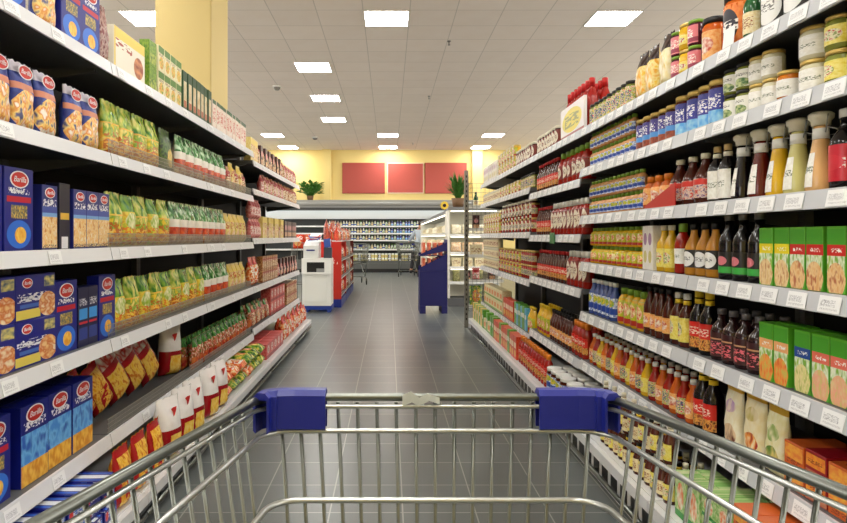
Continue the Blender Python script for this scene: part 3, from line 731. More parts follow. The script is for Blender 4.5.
I_bag('po1', 'snack_pouch', 'cream pouch with lilac print and gold top', .105, .225, .05, d_pouch1, cat='pouch', fin_h=.05)
I_bag('po2', 'snack_pouch', 'cream pouch with orange print and gold top', .115, .225, .05, d_pouch2, cat='pouch', fin_h=.05)
I_bag('po3', 'snack_pouch', 'cream pouch with green print and gold top', .1, .215, .05, d_pouch3, cat='pouch', fin_h=.05)
I_bag('po4', 'snack_pouch', 'olive green pouch', .13, .2, .05, D('pouch_olive', [(90, 92, 46), (170, 166, 110), (60, 62, 34)]), cat='pouch', fin_h=.05)
I_box('ter', 'tea_box', 'dark red tea box with orange panel', .085, .07, .15, d_teared)
I_box('teo', 'tea_box', 'orange tea box', .085, .068, .15, d_teaorg)
I_box('teb', 'tea_box', 'sky blue tea box', .09, .06, .15, d_teablu)
I_box('teg', 'tea_box', 'lime green tea box', .09, .085, .16, d_teagrn)
I_box('teu', 'tea_box', 'upright green and white tea box', .085, .16, .07, d_teagrn)

# swing-top bottles
def swing(key, m, desc):
    r = .039; h = .225
    bm = bmesh.new(); lathe(bm, [(.0001, 0), (r * .95, 0), (r, .008), (r * .93, .05), (r * .52, .145), (r * .46, .185)], 20)
    P = [('glass', fin(bm, 'glass', [m]))]
    bm = bmesh.new(); lathe(bm, [(r * .6, .186), (r * .64, .2), (r * .8, .206), (r * .82, .218), (r * .6, .224)], 20)
    P.append(('cap', fin(bm, 'cap', [CREAM])))
    bm = bmesh.new(); lathe(bm, [(r * .55, .148), (r * .52, .178)], 20); P.append(('neck_label', fin(bm, 'nl', [WHITE])))
    bm = bmesh.new()
    for s in (-1, 1):
        tube(bm, [(s * r * .5, 0, .165), (s * r * .85, -.004, .185), (s * r * .95, -.004, .205), (s * r * .84, 0, .214)], .0016, 6)
        tube(bm, [(s * r * .56, .004, .18), (s * r * 1.0, .018, .172), (s * r * .9, .03, .165), (0, .036, .163)], .0016, 6)
    P.append(('wire_bail', fin(bm, 'bail', [WIRE])))
    bm = bmesh.new(); lathe(bm, [(r * 1.0 + .001, .014), (r * .93 + .001, .05), (r * .66 + .001, .11)], 10, 0, a0=-.85, a1=.5, uv=True)
    P.append(('label', fin(bm, 'label', [l_white])))
    CAT[key] = dict(name='swing_top_bottle', cat='bottle', desc=desc, w=2 * r + .004, h=h, d=2 * r, cyl=r, parts=P, merged=None)
swing('sw1', PEACH, 'swing-top bottle of peach-coloured sauce')
swing('sw2', mat('pale_yellow_sauce', (206, 200, 130), .14), 'swing-top bottle of pale yellow sauce')
swing('sw3', YELS, 'swing-top bottle of deep yellow sauce')
swing('sw4', mat('dark_red_sauce', (96, 22, 14), .14), 'swing-top bottle of dark red sauce')
swing('sw5', BLKB, 'swing-top bottle of black sauce')

WHT_INK = mat('ink_white', (240, 240, 245), .4)
RED_INK = mat('ink_red', (204, 44, 38), .4)
def logo_parts(root, c, back=0):
    s, u, v, rv, sub, sv = c['logo']
    w_, h_ = c['w'], c['h']
    x = (u - .5) * w_; z = v * h_
    bagy = c['parts'][0][0] == 'film'
    y = -.0008
    if bagy:   # find the film's surface there
        me = c['parts'][0][1]
        y = min((p.co.y for p in me.vertices if abs(p.co.x - x) < w_ * .3 and abs(p.co.z - z) < h_ * .09), default=0) - .001
    key = ('logo', s, w_, h_, round(y, 4))
    if key not in _txt:
        if s == 'flame':
            bm = bmesh.new()
            pts = [(-.02, .014), (-.004, .02), (.018, .02), (.014, .002), (.004, -.02), (-.002, -.024), (-.006, -.004)]
            bm.faces.new([bm.verts.new((a, 0, b_)) for a, b_ in pts])
            r_ = bmesh.ops.extrude_face_region(bm, geom=list(bm.faces)); 
            for g in r_['geom']:
                if isinstance(g, bmesh.types.BMVert): g.co.y += .0008
            _txt[key] = (fin(bm, 'logo', [RED_INK]), None)
        else:
            rx = min(w_ * .33, h_ * .2); rz = rx * .56
            bm = bmesh.new()
            for k, (f_, yy) in enumerate(((1.0, 0), (.86, -.0006))):
                vs = [bm.verts.new((rx * f_ * math.cos(a) , yy, rz * f_ * math.sin(a))) for a in [2 * PI * q / 24 for q in range(24)]]
                f = bm.faces.new(vs); f.material_index = k
            me = fin(bm, 'logo', [WHT_INK, RED_INK])
            _txt[key] = (me, text_mesh(s, rz * .95, WHT_INK, .0003, .3))
    lm, tm = _txt[key]
    lo = link('oval_logo' if s != 'flame' else 'flame_mark', lm, None, root, (x, y, z))
    if tm: link('lettering', tm, None, lo, (0, -.0012, 0))
    if sub:
        link('lettering', text_mesh(sub, h_ * .075 if w_ < .2 else h_ * .17, WHT_INK, .0003, .3), None, root, (x, y - .0002, sv * h_))

ORDS = ['nearest', 'second nearest', 'third nearest', 'fourth nearest', 'fifth nearest', 'sixth nearest', 'seventh nearest', 'eighth nearest', 'ninth nearest', 'tenth nearest',
        'eleventh nearest', 'twelfth nearest', 'thirteenth nearest', 'fourteenth nearest', 'fifteenth nearest', 'sixteenth nearest', 'seventeenth nearest', 'eighteenth nearest', 'nineteenth nearest', 'twentieth nearest',
        'twenty-first nearest', 'twenty-second nearest', 'twenty-third nearest', 'twenty-fourth nearest', 'twenty-fifth nearest', 'twenty-sixth nearest', 'twenty-seventh nearest', 'twenty-eighth nearest', 'twenty-ninth nearest', 'thirtieth nearest']
SHN = {6: ['top shelf', 'second shelf', 'third shelf', 'fourth shelf', 'fifth shelf', 'floor shelf'],
       7: ['top shelf', 'second shelf', 'third shelf', 'fourth shelf', 'fifth shelf', 'sixth shelf', 'floor shelf']}
SECN = {'L1': 'left', 'L2': 'far left', 'RA': 'right', 'RB': 'mid-right', 'RC': 'far right'}
counter = {}; LAST = {}
protos = {}
def place(key, loc, rz, label, group, detailed, tilt=(0, 0)):
    c = CAT[key]
    k = (key, detailed)
    if k not in protos:
        if not detailed:
            if c['merged'] is None: c['merged'] = merge(c['parts'])
            o = link(c['name'], c['merged'])
        elif len(c['parts']) == 1 and not c.get('logo'):
            o = link(c['name'], c['parts'][0][1])
        else:
            o = empty(c['name'], (0, 0, 0))
            for nm, me in c['parts']: link(nm, me, None, o)
            if c.get('logo'): logo_parts(o, c)
        protos[k] = (o, [(ch, [g for g in o_ch]) for ch, o_ch in [(ch, [x for x in COL.objects if x.parent == ch]) for ch in COL.objects if ch.parent == o]])
    else:
        src, chs = protos[k]
        o = src.copy(); COL.objects.link(o)
        for ch, gs in chs:
            c2 = ch.copy(); COL.objects.link(c2); c2.parent = o
            for g in gs:
                g2 = g.copy(); COL.objects.link(g2); g2.parent = c2
    o.location = loc; o.rotation_euler = (tilt[0], tilt[1], rz)
    tag(o, label, c['cat'], group)
    return o

def run(sec, level, pa, pb, keys, stack=1, rows=1, inset=.02, gap=.006, jit=1.0):
    """fill a stretch of one shelf front, between the sight lines through two columns of the photo"""
    left = sec[0] == 'L'
    n_lv = len(LV[sec]); base = level == n_lv - 1
    xf = (1.15 if not base else 1.02) + inset
    ya, yb = [F * xf / abs(p - 389) for p in (pa, pb)]
    s0, s1 = SEC[sec]
    ya = max(ya, s0 + .012); yb = min(yb, s1 - .012)
    z = LV[sec][level] + .0005
    if isinstance(keys, str): keys = [keys]
    rnd = random.Random(int(pa * 7 + pb * 3 + level * 101))
    y0 = max(ya, LAST.get((sec, level), -9) + .003); L_ = yb - y0
    ceil_z = LV[sec][level - 1] - .04 if level > 0 else 9
    seq = []; tot = 0
    while len(seq) < 40:
        wk = CAT[keys[len(seq) % len(keys)]]['w']
        if tot + wk + .003 > L_ + wk * .45 or y0 + tot + wk + .003 * (len(seq) + 1) > s1 - .006: break
        seq.append(keys[len(seq) % len(keys)]); tot += wk + .003
    if not seq: return
    extra = max(0, min(.03 if CAT[keys[0]].get('cyl') else .004, (L_ - tot) / len(seq)))
    y = y0
    for key in seq:
        c = CAT[key]
        yc = y + c['w'] / 2 + extra / 2
        isbag = c['parts'][0][0] == 'film'
        for rr in range(rows):
            zz = z
            for st in range(stack):
                free = base and inset + rr * (c['d'] + .006) + c['d'] + .006 < .112
                if zz + c['h'] > (9 if free else ceil_z - (.02 if base else 0)): break
                app = c['h'] * F / yc
                det = app > 24 and rr == 0
                off = inset + rr * (c['d'] + .006) + (rnd.uniform(0, .006) if rr == 0 and stack == 1 else .003) 
                if c.get('cyl'): off += c['cyl']
                xx = (1.15 if not base else 1.02) + off
                rot = (-PI / 2 if not left else PI / 2) + (rnd.uniform(-.02, .02) * jit if not c.get('cyl') else rnd.uniform(-.25, .25) * jit)
                kk = (key, SECN[sec], level, rr, st)
                n = counter.get(kk, 0); counter[kk] = n + 1
                pos = ['', ' in upper layer', ' in topmost layer'][st]
                if rr: pos += [' behind', ' third deep'][rr - 1]
                lab = '%s%s, %s, %s %s' % (c['desc'], pos, ORDS[n], SECN[sec], SHN[n_lv][level])
                grp = '%s row, %s rack %s' % (c['desc'], SECN[sec], SHN[n_lv][level])
                place(key, ((-xx if left else xx), yc, zz), rot, lab, grp, det)
                zz += c['h'] + .0006
        y += c['w'] + extra + .003
    LAST[(sec, level)] = y

exec_runs = [
 # ---- left rack, near bays.  top
 ('L1', 0, -40, 40, 'pbox'), ('L1', 0, 41, 60, 'pbag'), ('L1', 0, 61, 97, 'pbox'), ('L1', 0, 98, 112, 'redbag'), ('L1', 0, 115, 146, 'yelc'),
 ('L1', 0, 150, 158, 'grnp', 2), ('L1', 0, 159, 182, 'soup', 2), ('L1', 0, 184, 212, 'dks'), ('L1', 0, 213, 246, 'whs'),
 ('L2', 0, 249, 258, 'ybx'), ('L2', 0, 259, 283, ['brn', 'caf']), ('L2', 0, 284, 297, ['brn', 'pnk']),
 ('L1', 1, -40, 62, 'pbag'), ('L1', 1, 63, 69, 'pboxd'), ('L1', 1, 70, 104, 'pbag'), ('L1', 1, 108, 163, 'nood'), ('L1', 1, 165, 180, 'dkg'), ('L1', 1, 181, 228, 'herb'), ('L1', 1, 229, 249, ['brn', 'yel']),
 ('L2', 1, 251, 262, 'yel'), ('L2', 1, 263, 285, ['pnk', 'brn']), ('L2', 1, 286, 297, 'brn'),
 ('L1', 2, -30, 41, 'pbox'), ('L1', 2, 43, 59, 'pboxc'), ('L1', 2, 60, 73, 'pboxg'), ('L1', 2, 74, 110, 'pboxc'), ('L1', 2, 112, 172, ['nood', 'noo2']), ('L1', 2, 174, 226, 'herb'), ('L1', 2, 227, 250, 'yel'),
 ('L2', 2, 252, 262, 'pnk', 2), ('L2', 2, 263, 284, ['ybx', 'ybx', 'brx']), ('L2', 2, 285, 297, 'caf'),
 ('L1', 3, -35, 47, 'las', 2), ('L1', 3, 49, 78, 'pbox'), ('L1', 3, 79, 96, 'pboxd'), ('L1', 3, 97, 110, 'pbox'), ('L1', 3, 112, 204, ['noo2', 'nood'], 1, 1), ('L1', 3, 205, 230, 'herb', 1, 1), ('L1', 3, 231, 249, 'yel'),
 ('L2', 3, 252, 262, 'vegr'), ('L2', 3, 263, 278, 'brx', 2), ('L2', 3, 279, 298, ['pnk', 'caf']),
 ('L1', 4, -20, 20, 'pbox', 1, 2), ('L1', 4, 22, 100, 'pboxy', 1, 2), ('L1', 4, 196, 249, 'her2', 1, 2),
 ('L2', 4, 251, 270, ['her2', 'brn'], 1, 2), ('L2', 4, 271, 286, 'pnb', 2), ('L2', 4, 287, 298, 'brx', 2, 2),
 ('L1', 5, 262, 268, 'pnb', 1, 1), ('L2', 5, 267, 284, 'pnb', 2, 2), ('L2', 5, 285, 307, ['vegr', 'chr2'], 1, 2),
 # ---- right rack, near bays
 ('RA', 0, 860, 753, 'bbw'), ('RA', 0, 750, 738, 'grd'), ('RA', 0, 736, 712, 'jdi'), ('RA', 0, 710, 694, 'jor'), ('RA', 0, 692, 668, ['jpk', 'jye'], 2), ('RA', 0, 666, 652, 'fr2'), ('RA', 0, 651, 630, 'fr1'),
 ('RA', 0, 628, 588, 'jml'),
 ('RA', 1, 862, 822, 'jg', 2), ('RA', 1, 820, 788, 'jwL', 2), ('RA', 1, 786, 770, 'jam', 1), ('RA', 1, 769, 748, 'jw', 2), ('RA', 1, 746, 718, 'jwd', 2), ('RA', 1, 716, 672, 'jbl'), ('RA', 1, 670, 634, 'jbr'),
 ('RA', 1, 631, 588, 'bgb', 2),
 ('RA', 2, 868, 822, 'blr'), ('RA', 2, 819, 795, 'sw1'), ('RA', 2, 794, 775, 'sw2'), ('RA', 2, 774, 757, 'sw3'), ('RA', 2, 756, 740, 'sw4'), ('RA', 2, 739, 724, 'sw5'), ('RA', 2, 723, 703, 'crk'),
 ('RA', 2, 701, 664, 'brp'), ('RA', 2, 663, 642, 'orj'), ('RA', 2, 640, 588, 'bgb', 2),
 ('RA', 3, 868, 822, 'gr'), ('RA', 3, 821, 788, 'gr'), ('RA', 3, 787, 758, 'gy'), ('RA', 3, 755, 712, 'blk'), ('RA', 3, 710, 683, 'gol'), ('RA', 3, 681, 668, 'brw'), ('RA', 3, 667, 655, 'bye'),
 ('RA', 3, 654, 641, 'pale'), ('RA', 3, 640, 588, 'yej', 2),
 ('RA', 4, 868, 815, 'gp', 1, 2), ('RA', 4, 814, 788, 'gb', 1, 2), ('RA', 4, 787, 758, 'go', 1, 2), ('RA', 4, 755, 706, 'fl', 1, 2), ('RA', 4, 704, 684, 'blp'), ('RA', 4, 682, 666, 'ybb'), ('RA', 4, 665, 641, 'rdb'),
 ('RA', 4, 640, 614, 'yes'), ('RA', 4, 612, 588, 'bwb'),
 ('RA', 5, 880, 782, ['teo', 'teo', 'ter'], 2, 1), ('RA', 5, 780, 760, 'po3'), ('RA', 5, 759, 737, 'po2'), ('RA', 5, 736, 712, 'po1'), ('RA', 5, 709, 692, 'blp'),
 ('RA', 5, 690, 645, ['scw', 'scr'], 1, 2), ('RA', 5, 644, 588, ['scy', 'scr', 'scw'], 1, 2),
 ('RA', 6, 870, 775, ['teb', 'teo'], 3, 2), ('RA', 6, 772, 735, 'teo', 3, 2), ('RA', 6, 733, 700, 'teg', 2, 2), ('RA', 6, 698, 668, 'teu', 1, 2), ('RA', 6, 666, 598, ['sby', 'sbr'], 2, 3),
 # mid bay
 ('RB', 0, 585, 560, 'case'), ('RB', 0, 556, 536, 'jcn', 1),
 ('RB', 1, 585, 556, 'rbg'), ('RB', 1, 555, 536, 'brb'),
 ('RB', 2, 585, 549, 'ket'), ('RB', 2, 548, 536, 'brb'),
 ('RB', 3, 585, 566, 'ket'), ('RB', 3, 565, 536, 'brb'),
 ('RB', 4, 585, 570, 'oro', 1, 2), ('RB', 4, 569, 548, 'rdb', 1, 2), ('RB', 4, 547, 536, 'yt', 1, 2),
 ('RA', 6, 596, 563, 'wlj', 1, 2), ('RB', 5, 562, 546, 'wlj', 1, 2), ('RB', 5, 545, 517, 'oro', 1, 2),
 # far bays
 ('RC', 0, 533, 515, 'jcn'), ('RC', 0, 514, 497, ['jyl', 'jpl'], 2), ('RC', 0, 496, 481, 'pale'),
 ('RC', 1, 533, 520, 'jml'), ('RC', 1, 519, 498, ['jyl', 'jpl'], 1), ('RC', 1, 497, 481, 'jpl'),
 ('RC', 2, 533, 500, ['jrd', 'jcn'], 2), ('RC', 2, 499, 481, ['jyl', 'jpl'], 2),
 ('RC', 3, 533, 520, 'jrd', 2), ('RC', 3, 519, 498, ['jyl', 'jrd'], 2), ('RC', 3, 497, 481, 'jpl', 3),
 ('RC', 4, 533, 527, 'yt'), ('RC', 4, 526, 514, ['blbk', 'grbk']), ('RC', 4, 513, 503, 'rdbk'), ('RC', 4, 502, 481, 'flor', 2),
 ('RC', 5, 516, 492, ['rdbk', 'rdbk', 'rdbk', 'grbk'], 1, 2), ('RC', 5, 491, 482, ['grbk', 'flor'], 1, 1), ('RC', 5, 481, 473, ['ybx', 'grbk'], 1, 2),
]
for a in exec_runs:
    run(*a[:5], *(a[5:]), **({'inset': .03} if a[0] == 'L1' and a[1] in (1, 2, 3, 4) else {}))

place('po4', (1.36, 1.77, .466), -PI / 2, 'olive green pouch standing behind the tea boxes, right sixth shelf', None, True)
# red bottles standing behind the white case on the right top shelf
for i in range(14):
    place('rbt', (1.245 + .08 * (i % 2), 3.80 + (i // 2) * .0765, 1.8455), -PI / 2, 'red bottle with red cap %s the white case, %s, right top shelf' % (['just behind', 'second row behind'][i % 2], ORDS[i // 2]), 'red bottles behind the white case', False)

# loosely laid bags on the left fifth and floor shelves
def lay(key, x, y, z, rx, ry, rz, label, group):
    c = CAT[key]
    o = place(key, (0, 0, 0), 0, label, group, True)
    o.matrix_world = Matrix.Translation((x, y, z)) @ Euler((rx, ry, rz), 'XYZ').to_matrix().to_4x4()
    bpy.context.view_layer.update()
    # lower corner onto z
    me = CAT[key]['parts'][0][1]
    R = Euler((rx, ry, rz), 'XYZ').to_matrix()
    o.location.z = z - min((R @ v.co).z for v in me.vertices)
    return o
def PXY(px, X): return F * abs(X) / abs(px - 389)
zz = LV['L1'][4] + .001
for i, yy in enumerate((2.66, 2.83)):
    lay('orb', -1.27, yy, zz, 0, -.55, PI / 2 - .25, 'orange macaroni bag leaning by navy boxes, %s, left fifth shelf' % ORDS[i], 'leaning orange macaroni bags')
for i, yy in enumerate((3.02, 3.215, 3.41)):
    lay('ryb', -1.27, yy, zz, 0, -.6, PI / 2 - .25, 'leaning red and yellow macaroni bag with white top, %s, left fifth shelf' % ORDS[i], 'leaning red and yellow macaroni bags')
lay('whb', -1.26, PXY(178, 1.24), zz, 0, .04, PI / 2 - .5, 'upright white-topped red macaroni bag on the left fifth shelf', 'white-topped macaroni bags')
zb = LV['L1'][5] + .001
for i, (px, t) in enumerate(((2.94, .0), (3.13, .06), (3.32, -.04), (3.6, .0), (3.8, .08))):
    lay('whb', -1.012, px, zb, 0, t * .4, PI / 2 - .35, 'white-topped red macaroni bag on the left floor shelf, %s' % ORDS[i], 'white-topped macaroni bags on the floor shelf')
for i in range(6):
    y = 1.72 + i * .115
    lay('blub', -1.03, y, zb + (i % 2) * .0, 0, 0, PI / 2, 'blue and white pasta box laid flat, %s, left floor shelf' % ORDS[i], 'flat pasta boxes on the floor shelf')
    lay('blub', -1.035, y - .012, zb + .112, 0, 0, PI / 2 + .03 * (i % 3 - 1), 'flat blue pasta box in the topmost layer, %s, left floor shelf' % ORDS[i], 'flat pasta boxes on the floor shelf')
    lay('blub', -1.04, y + .006, zb + .056, 0, 0, PI / 2 , 'flat blue pasta box in the upper layer, %s, left floor shelf' % ORDS[i], 'flat pasta boxes on the floor shelf')
for i in range(3):
    lay('orb', -1.015, 2.43 + i * .168, zb, 0, 0, PI / 2, 'orange macaroni bag on the left floor shelf, %s' % ORDS[i], 'orange macaroni bags on the floor shelf')
for j in range(6):
    y = 4.03 + j * .215
    for row, ly in ((0, 0), (1, 0), (0, 1), (1, 1)):
        if j == 5 and row: continue
        key = ['veg', 'vegr'][[0b100100, 0b110010, 0b111000, 0b101010][row + 2 * ly] >> (5 - j) & 1]
        ds = 'green vegetable bag' if key == 'veg' else 'red packed bag'
        lay(key, -1.03 - .29 * row, y, zb + .086 * ly, -PI / 2 + .02, 0, PI / 2 + [.05, -.05, .06][(j + row + ly) % 3], '%s lying %s, %s layer, left floor shelf, %s' % (ds, 'in front' if row == 0 else 'behind', 'upper' if ly else 'lower', ORDS[j]), 'bags heaped on the floor shelf')

# red price wedge in front of the brown bottles, green shelf clip
bm = bmesh.new()
vs = [bm.verts.new(v) for v in ((0, 0, 0), (0, -.3, 0), (0, -.3, .095), (0, 0, .012))]
f = bm.faces.new(vs); r_ = bmesh.ops.extrude_face_region(bm, geom=[f])
for g in r_['geom']:
    if isinstance(g, bmesh.types.BMVert): g.co.x += .004
o = link('shelf_divider', fin(bm, 'divider', [REDP]), None, None, (1.162, 2.82, 1.3275)); tag(o, 'red wedge-shaped card in front of brown bottles, right third shelf', 'card')
bm = bmesh.new(); bxi(bm, -.004, 0, -.06, .06, -.045, .03)
o = link('shelf_clip', fin(bm, 'clip', [mat('clip_green', (30, 120, 60), .4)]), None, None, (1.133, 4.3, 1.20)); tag(o, 'small green sign clipped to the mid-right third shelf', 'sign')
bm = bmesh.new(); bxi(bm, -.001, 0, -.035, .035, -.02, .05)
o = link('price_card', fin(bm, 'card', [TAG]), None, None, (1.166, 2.13, 1.87)); o.rotation_euler = (0, .1, 0); tag(o, 'white price card standing before the orange diamond jars', 'card')

# ------------------------------------------------------------------ shopping cart
def arc(pts_c, r, a0, a1, n, z): return [(pts_c[0] + r * math.cos(a0 + (a1 - a0) * k / n), pts_c[1] + r * math.sin(a0 + (a1 - a0) * k / n), z) for k in range(n + 1)]
def cart_ring(hw_f, yf, hw_b, yb, z, r=.045, zb=None):
    """three-sided ring: back left -> front left -> front right -> back right"""
    zb = z if zb is None else zb
    def zz(y): return z + (zb - z) * (yf - y) / (yf - yb)
    pts = [(-hw_b, yb, zb)]
    c = (-hw_f + r, yf - r)
    pts += [(x, y, zz(y)) for x, y, _ in arc(c, r, PI, PI / 2, 6, 0)]
    c = (hw_f - r, yf - r)
    pts += [(x, y, zz(y)) for x, y, _ in arc(c, r, PI / 2, 0, 6, 0)]
    pts.append((hw_b, yb, zb))
    return pts
def make_cart(label, group=None):
    r = empty('shopping_cart', (0, 0, 0), 0, label, 'shopping cart', group)
    # levels from rim down: (z, front half width, front y, back half width, back y)
    lv = [(.982, .243, .845, .385, -.02), (.938, .236, .842, .37, -.02), (.846, .226, .838, .34, -.02), (.74, .215, .832, .325, -.02), (.63, .204, .826, .31, -.02), (.52, .192, .82, .295, -.02)]
    bm = bmesh.new(); tube(bm, cart_ring(*[lv[0][i] for i in (1, 2, 3, 4)], lv[0][0], .045, 1.022), .0055, 12)
    rim = link('rim', fin(bm, 'rim', [CHROME]), None, r)
    bm = bmesh.new()
    for z, a, b_, c, d in lv[1:]: tube(bm, cart_ring(a, b_ - .004, c, d, z, .045), .0035 if z != .846 else .0042, 8)
    tube(bm, cart_ring(.241, .838, .38, -.02, .971, .045, 1.011), .003, 8)
    link('basket_hoops', fin(bm, 'hoops', [mat('chrome_reflection', (185, 187, 183), .28, .85)]), None, r)  # paler copy of the chrome: ceiling reflection put into the hoop colour
    bm = bmesh.new()
    n = 17
    for k in range(n):
        t = (k + .5) / n * 2 - 1
        tube(bm, [(t * .226, .850, .974), (t * .208, .84, .75), (t * .182, .826, .512)], .0029, 6)
    link('front_grille', fin(bm, 'front', [CHROME]), None, r)
    for s in (-1, 1):
        bm = bmesh.new()
        for k in range(26):
            y = .80 - k * .031
            f = (.845 - y) / .865
            tube(bm, [(s * (.243 + .142 * f + .003), y, .980 + .04 * f), (s * (.215 + .11 * f + .003), y, .74), (s * (.192 + .103 * f + .002), y, .515)], .0024, 6)
        link('side_grille', fin(bm, 'side', [CHROME]), None, r)
    bm = bmesh.new()
    for k in range(13):
        t = k / 12 * 2 - 1
        tube(bm, [(t * .185, .822, .512), (t * .28, -.02, .512)], .0024, 6)
    for k in range(5): tube(bm, [(-.19 - .02 * k, .8 - k * .19, .507), (.19 + .02 * k, .8 - k * .19, .507)], .003, 6)
    link('basket_floor', fin(bm, 'bfloor', [CHROME]), None, r)
    bm = bmesh.new()
    for z in (.55, .65, .75, .85, .95): tube(bm, [(-.35 + (1 - z) * .12, -.022, z), (.35 - (1 - z) * .12, -.022, z)], .003, 6)
    for k in range(15): t = k / 14 * 2 - 1; tube(bm, [(t * .34, -.026, .99), (t * .29, -.026, .515)], .0024, 6)
    link('rear_gate', fin(bm, 'gate', [CHROME]), None, r)
    # corner bumpers, wrapped round the rim
    for s in (-1, 1):
        bm = bmesh.new()
        path = [((.148 if s < 0 else .138), .848), (.19, .849), (.212, .847), (.226, .8425), (.236, .833), (.2405, .822), (.2425, .812)]
        inner = [(x - (.0 if i < 3 else .022 if i > 4 else .014), y - (.022 if i < 4 else .012 if i == 4 else .0)) for i, (x, y) in enumerate(path)]
        prof = [(0, .944), (0, .988), (.25, .9945), (.75, .9945), (1, .988), (1, .944), (.85, .941), (.85, .985), (.15, .985), (.15, .941)]
        rings = []
        for (x0, y0), (x1, y1) in zip(path, inner):
            rings.append([bm.verts.new((s * ((x0 + .006 * (i_out)) * (1 - t) + x1 * t) if False else s * (x0 * (1 - t) + x1 * t), y0 * (1 - t) + y1 * t + .006 * (1 - t), z)) for t, z in prof for i_out in (1,)])
        for a, b_ in zip(rings, rings[1:]):
            for k in range(len(prof)):
                q = (k + 1) % len(prof); f = bm.faces.new((a[k], a[q], b_[q], b_[k])); f.smooth = False
        bm.faces.new(rings[0]); bm.faces.new(rings[-1])
        link('corner_bumper', fin(bm, 'bumper', [BLUEP]), None, r)
    # frame legs, lower rack, wheels
    bm = bmesh.new()
    for s in (-1, 1):
        tube(bm, [(s * .33, -.06, 1.0), (s * .30, .0, .6), (s * .27, .1, .2), (s * .25, .62, .155), (s * .2, .72, .155)], .011, 10)
        tube(bm, [(s * .27, .1, .2), (s * .29, -.02, .155), (s * .29, -.04, .14)], .011, 10)
        tube(bm, [(s * .19, .80, .508), (s * .24, .45, .3), (s * .265, .2, .19)], .009, 10)
    tube(bm, [(-.2, .72, .155), (.2, .72, .155)], .011, 10)
    link('frame', fin(bm, 'frame', [CHROME]), None, r)
    for s in (-1, 1):
        for y in (-.04, .68):
            x = s * (.29 if y < 0 else .21)
            cs = link('caster', None, None, r) if False else None
            bm = bmesh.new()
            bxi(bm, x - .02, x + .02, y - .03, y + .03, .125, .142); bxi(bm, x - .021, x - .017, y - .03, y + .02, .055, .125); bxi(bm, x + .017, x + .021, y - .03, y + .02, .055, .125)
            fk = link('caster', fin(bm, 'caster', [CHROME]), None, r)
            bm = bmesh.new(); lathe(bm, [(.02, -.014), (.056, -.013), (.06, -.008), (.06, .008), (.056, .013), (.02, .014)], 20)
            bmesh.ops.rotate(bm, verts=bm.verts, matrix=Matrix.Rotation(PI / 2, 3, 'Y')); bmesh.ops.translate(bm, verts=bm.verts, vec=(x, y - .015, .0605))
            link('wheel', fin(bm, 'wheel', [BLACK]), None, fk)
    bm = bmesh.new(); tube(bm, [(-.30, -.13, 1.03), (.30, -.13, 1.03)], .016, 12); link('handle', fin(bm, 'handle', [BLUEP]), None, r)
    for s in (-1, 1):
        bm = bmesh.new(); tube(bm, [(s * .31, -.13, 1.03), (s * .335, -.09, 1.02), (s * .355, -.02, 1.0)], .014, 10); link('handle_bracket', fin(bm, 'hb', [BLUEP]), None, r)
    return r
cart = make_cart('large wire shopping cart with blue corner bumpers in the foreground')
cart.location = (.063, 0.0, 0)
bm = bmesh.new()
pts = [(0, 0, 0), (.012, .002, .004), (.022, -.001, -.002), (.035, 0, .004), (.05, 0, -.001)]
for i in range(4):
    a, b_ = Vector(pts[i]), Vector(pts[i + 1]); h = .007 - .001 * i
    vs = [bm.verts.new(v) for v in (a + Vector((0, 0, h)), a - Vector((0, .004, h)), b_ - Vector((0, .004, h)), b_ + Vector((0, 0, h)))]
    bm.faces.new(vs)
sol = bmesh.ops.solidify(bm, geom=list(bm.faces), thickness=.0015)
o = link('tape_scrap', fin(bm, 'tape', [mat('tape', (205, 208, 200), .3)]), None, None, (.045, .832, .984)); o.location = (.045, .833, .982)
o.parent = cart; o.location = (-.045, .8335, .981)

# ------------------------------------------------------------------ back cooler
CY = 21.0     # front plane
chill = mat('cooler_white', (225, 232, 232), .4)
dkgrey = mat('cooler_grey', (92, 94, 92), .4)
cx0, cx1 = -5.6, 2.9
r = empty('cooler', (0, CY, 0), 0, 'long open chiller cabinet with lit white shelves along the back wall', 'refrigerator')
boxo('back_wall', cx0, cx1, .85, .93, .1, 2.3, mat('cooler_back', (70, 74, 76), .5), r)
bm = bmesh.new(); bxi(bm, cx0, cx1, -.02, .93, 2.2, 2.46); bmesh.ops.bevel(bm, geom=[e for e in bm.edges if abs(e.verts[0].co.y + .02) < .001 and abs(e.verts[1].co.y + .02) < .001], offset=.1, segments=5, affect='EDGES')
link('canopy', fin(bm, 'canopy', [mat('canopy_metal', (150, 150, 146), .4)]), None, r)
boxo('canopy_fascia', cx0, cx1, .02, .06, 2.1, 2.198, mat('fascia_dark', (56, 58, 58), .4), r)
boxo('lamp_tube', cx0 + .1, cx1 - .1, .1, .14, 2.12, 2.16, mat('cooler_lamp', (240, 250, 255), .5, 0, COOLER_LIGHT * 3), r)
boxo('header_panel', cx0, cx1, .3, .33, 1.82, 2.16, mat('header_lit', (206, 207, 204), .4, 0, .05), r)
boxo('plinth', cx0, cx1, .03, .93, 0.0, .12, BLACK, r)
bm = bmesh.new(); bxi(bm, cx0, cx1, 0, .85, .121, .3); bxi(bm, cx0, cx1, 0.0, .03, .301, .4)
link('tub', fin(bm, 'tub', [dkgrey]), None, r)
CZ = [1.585, 1.335, 1.10, .79, .32]
CW = [.30, .24, .2, .16, .06]
for z, yy in zip(CZ, CW):
    if z > .4:
        boxo('shelf', cx0, cx1, yy, .849, z - .025, z, chill, r)
        boxo('shelf_lip', cx0, cx1, yy - .012, yy - .001, z - .045, z + .004, WHITE, r)
for x in (cx0 - .04, cx1):
    boxo('end_panel', x, x + .04, 0, .93, 0, 2.46, chill, r)
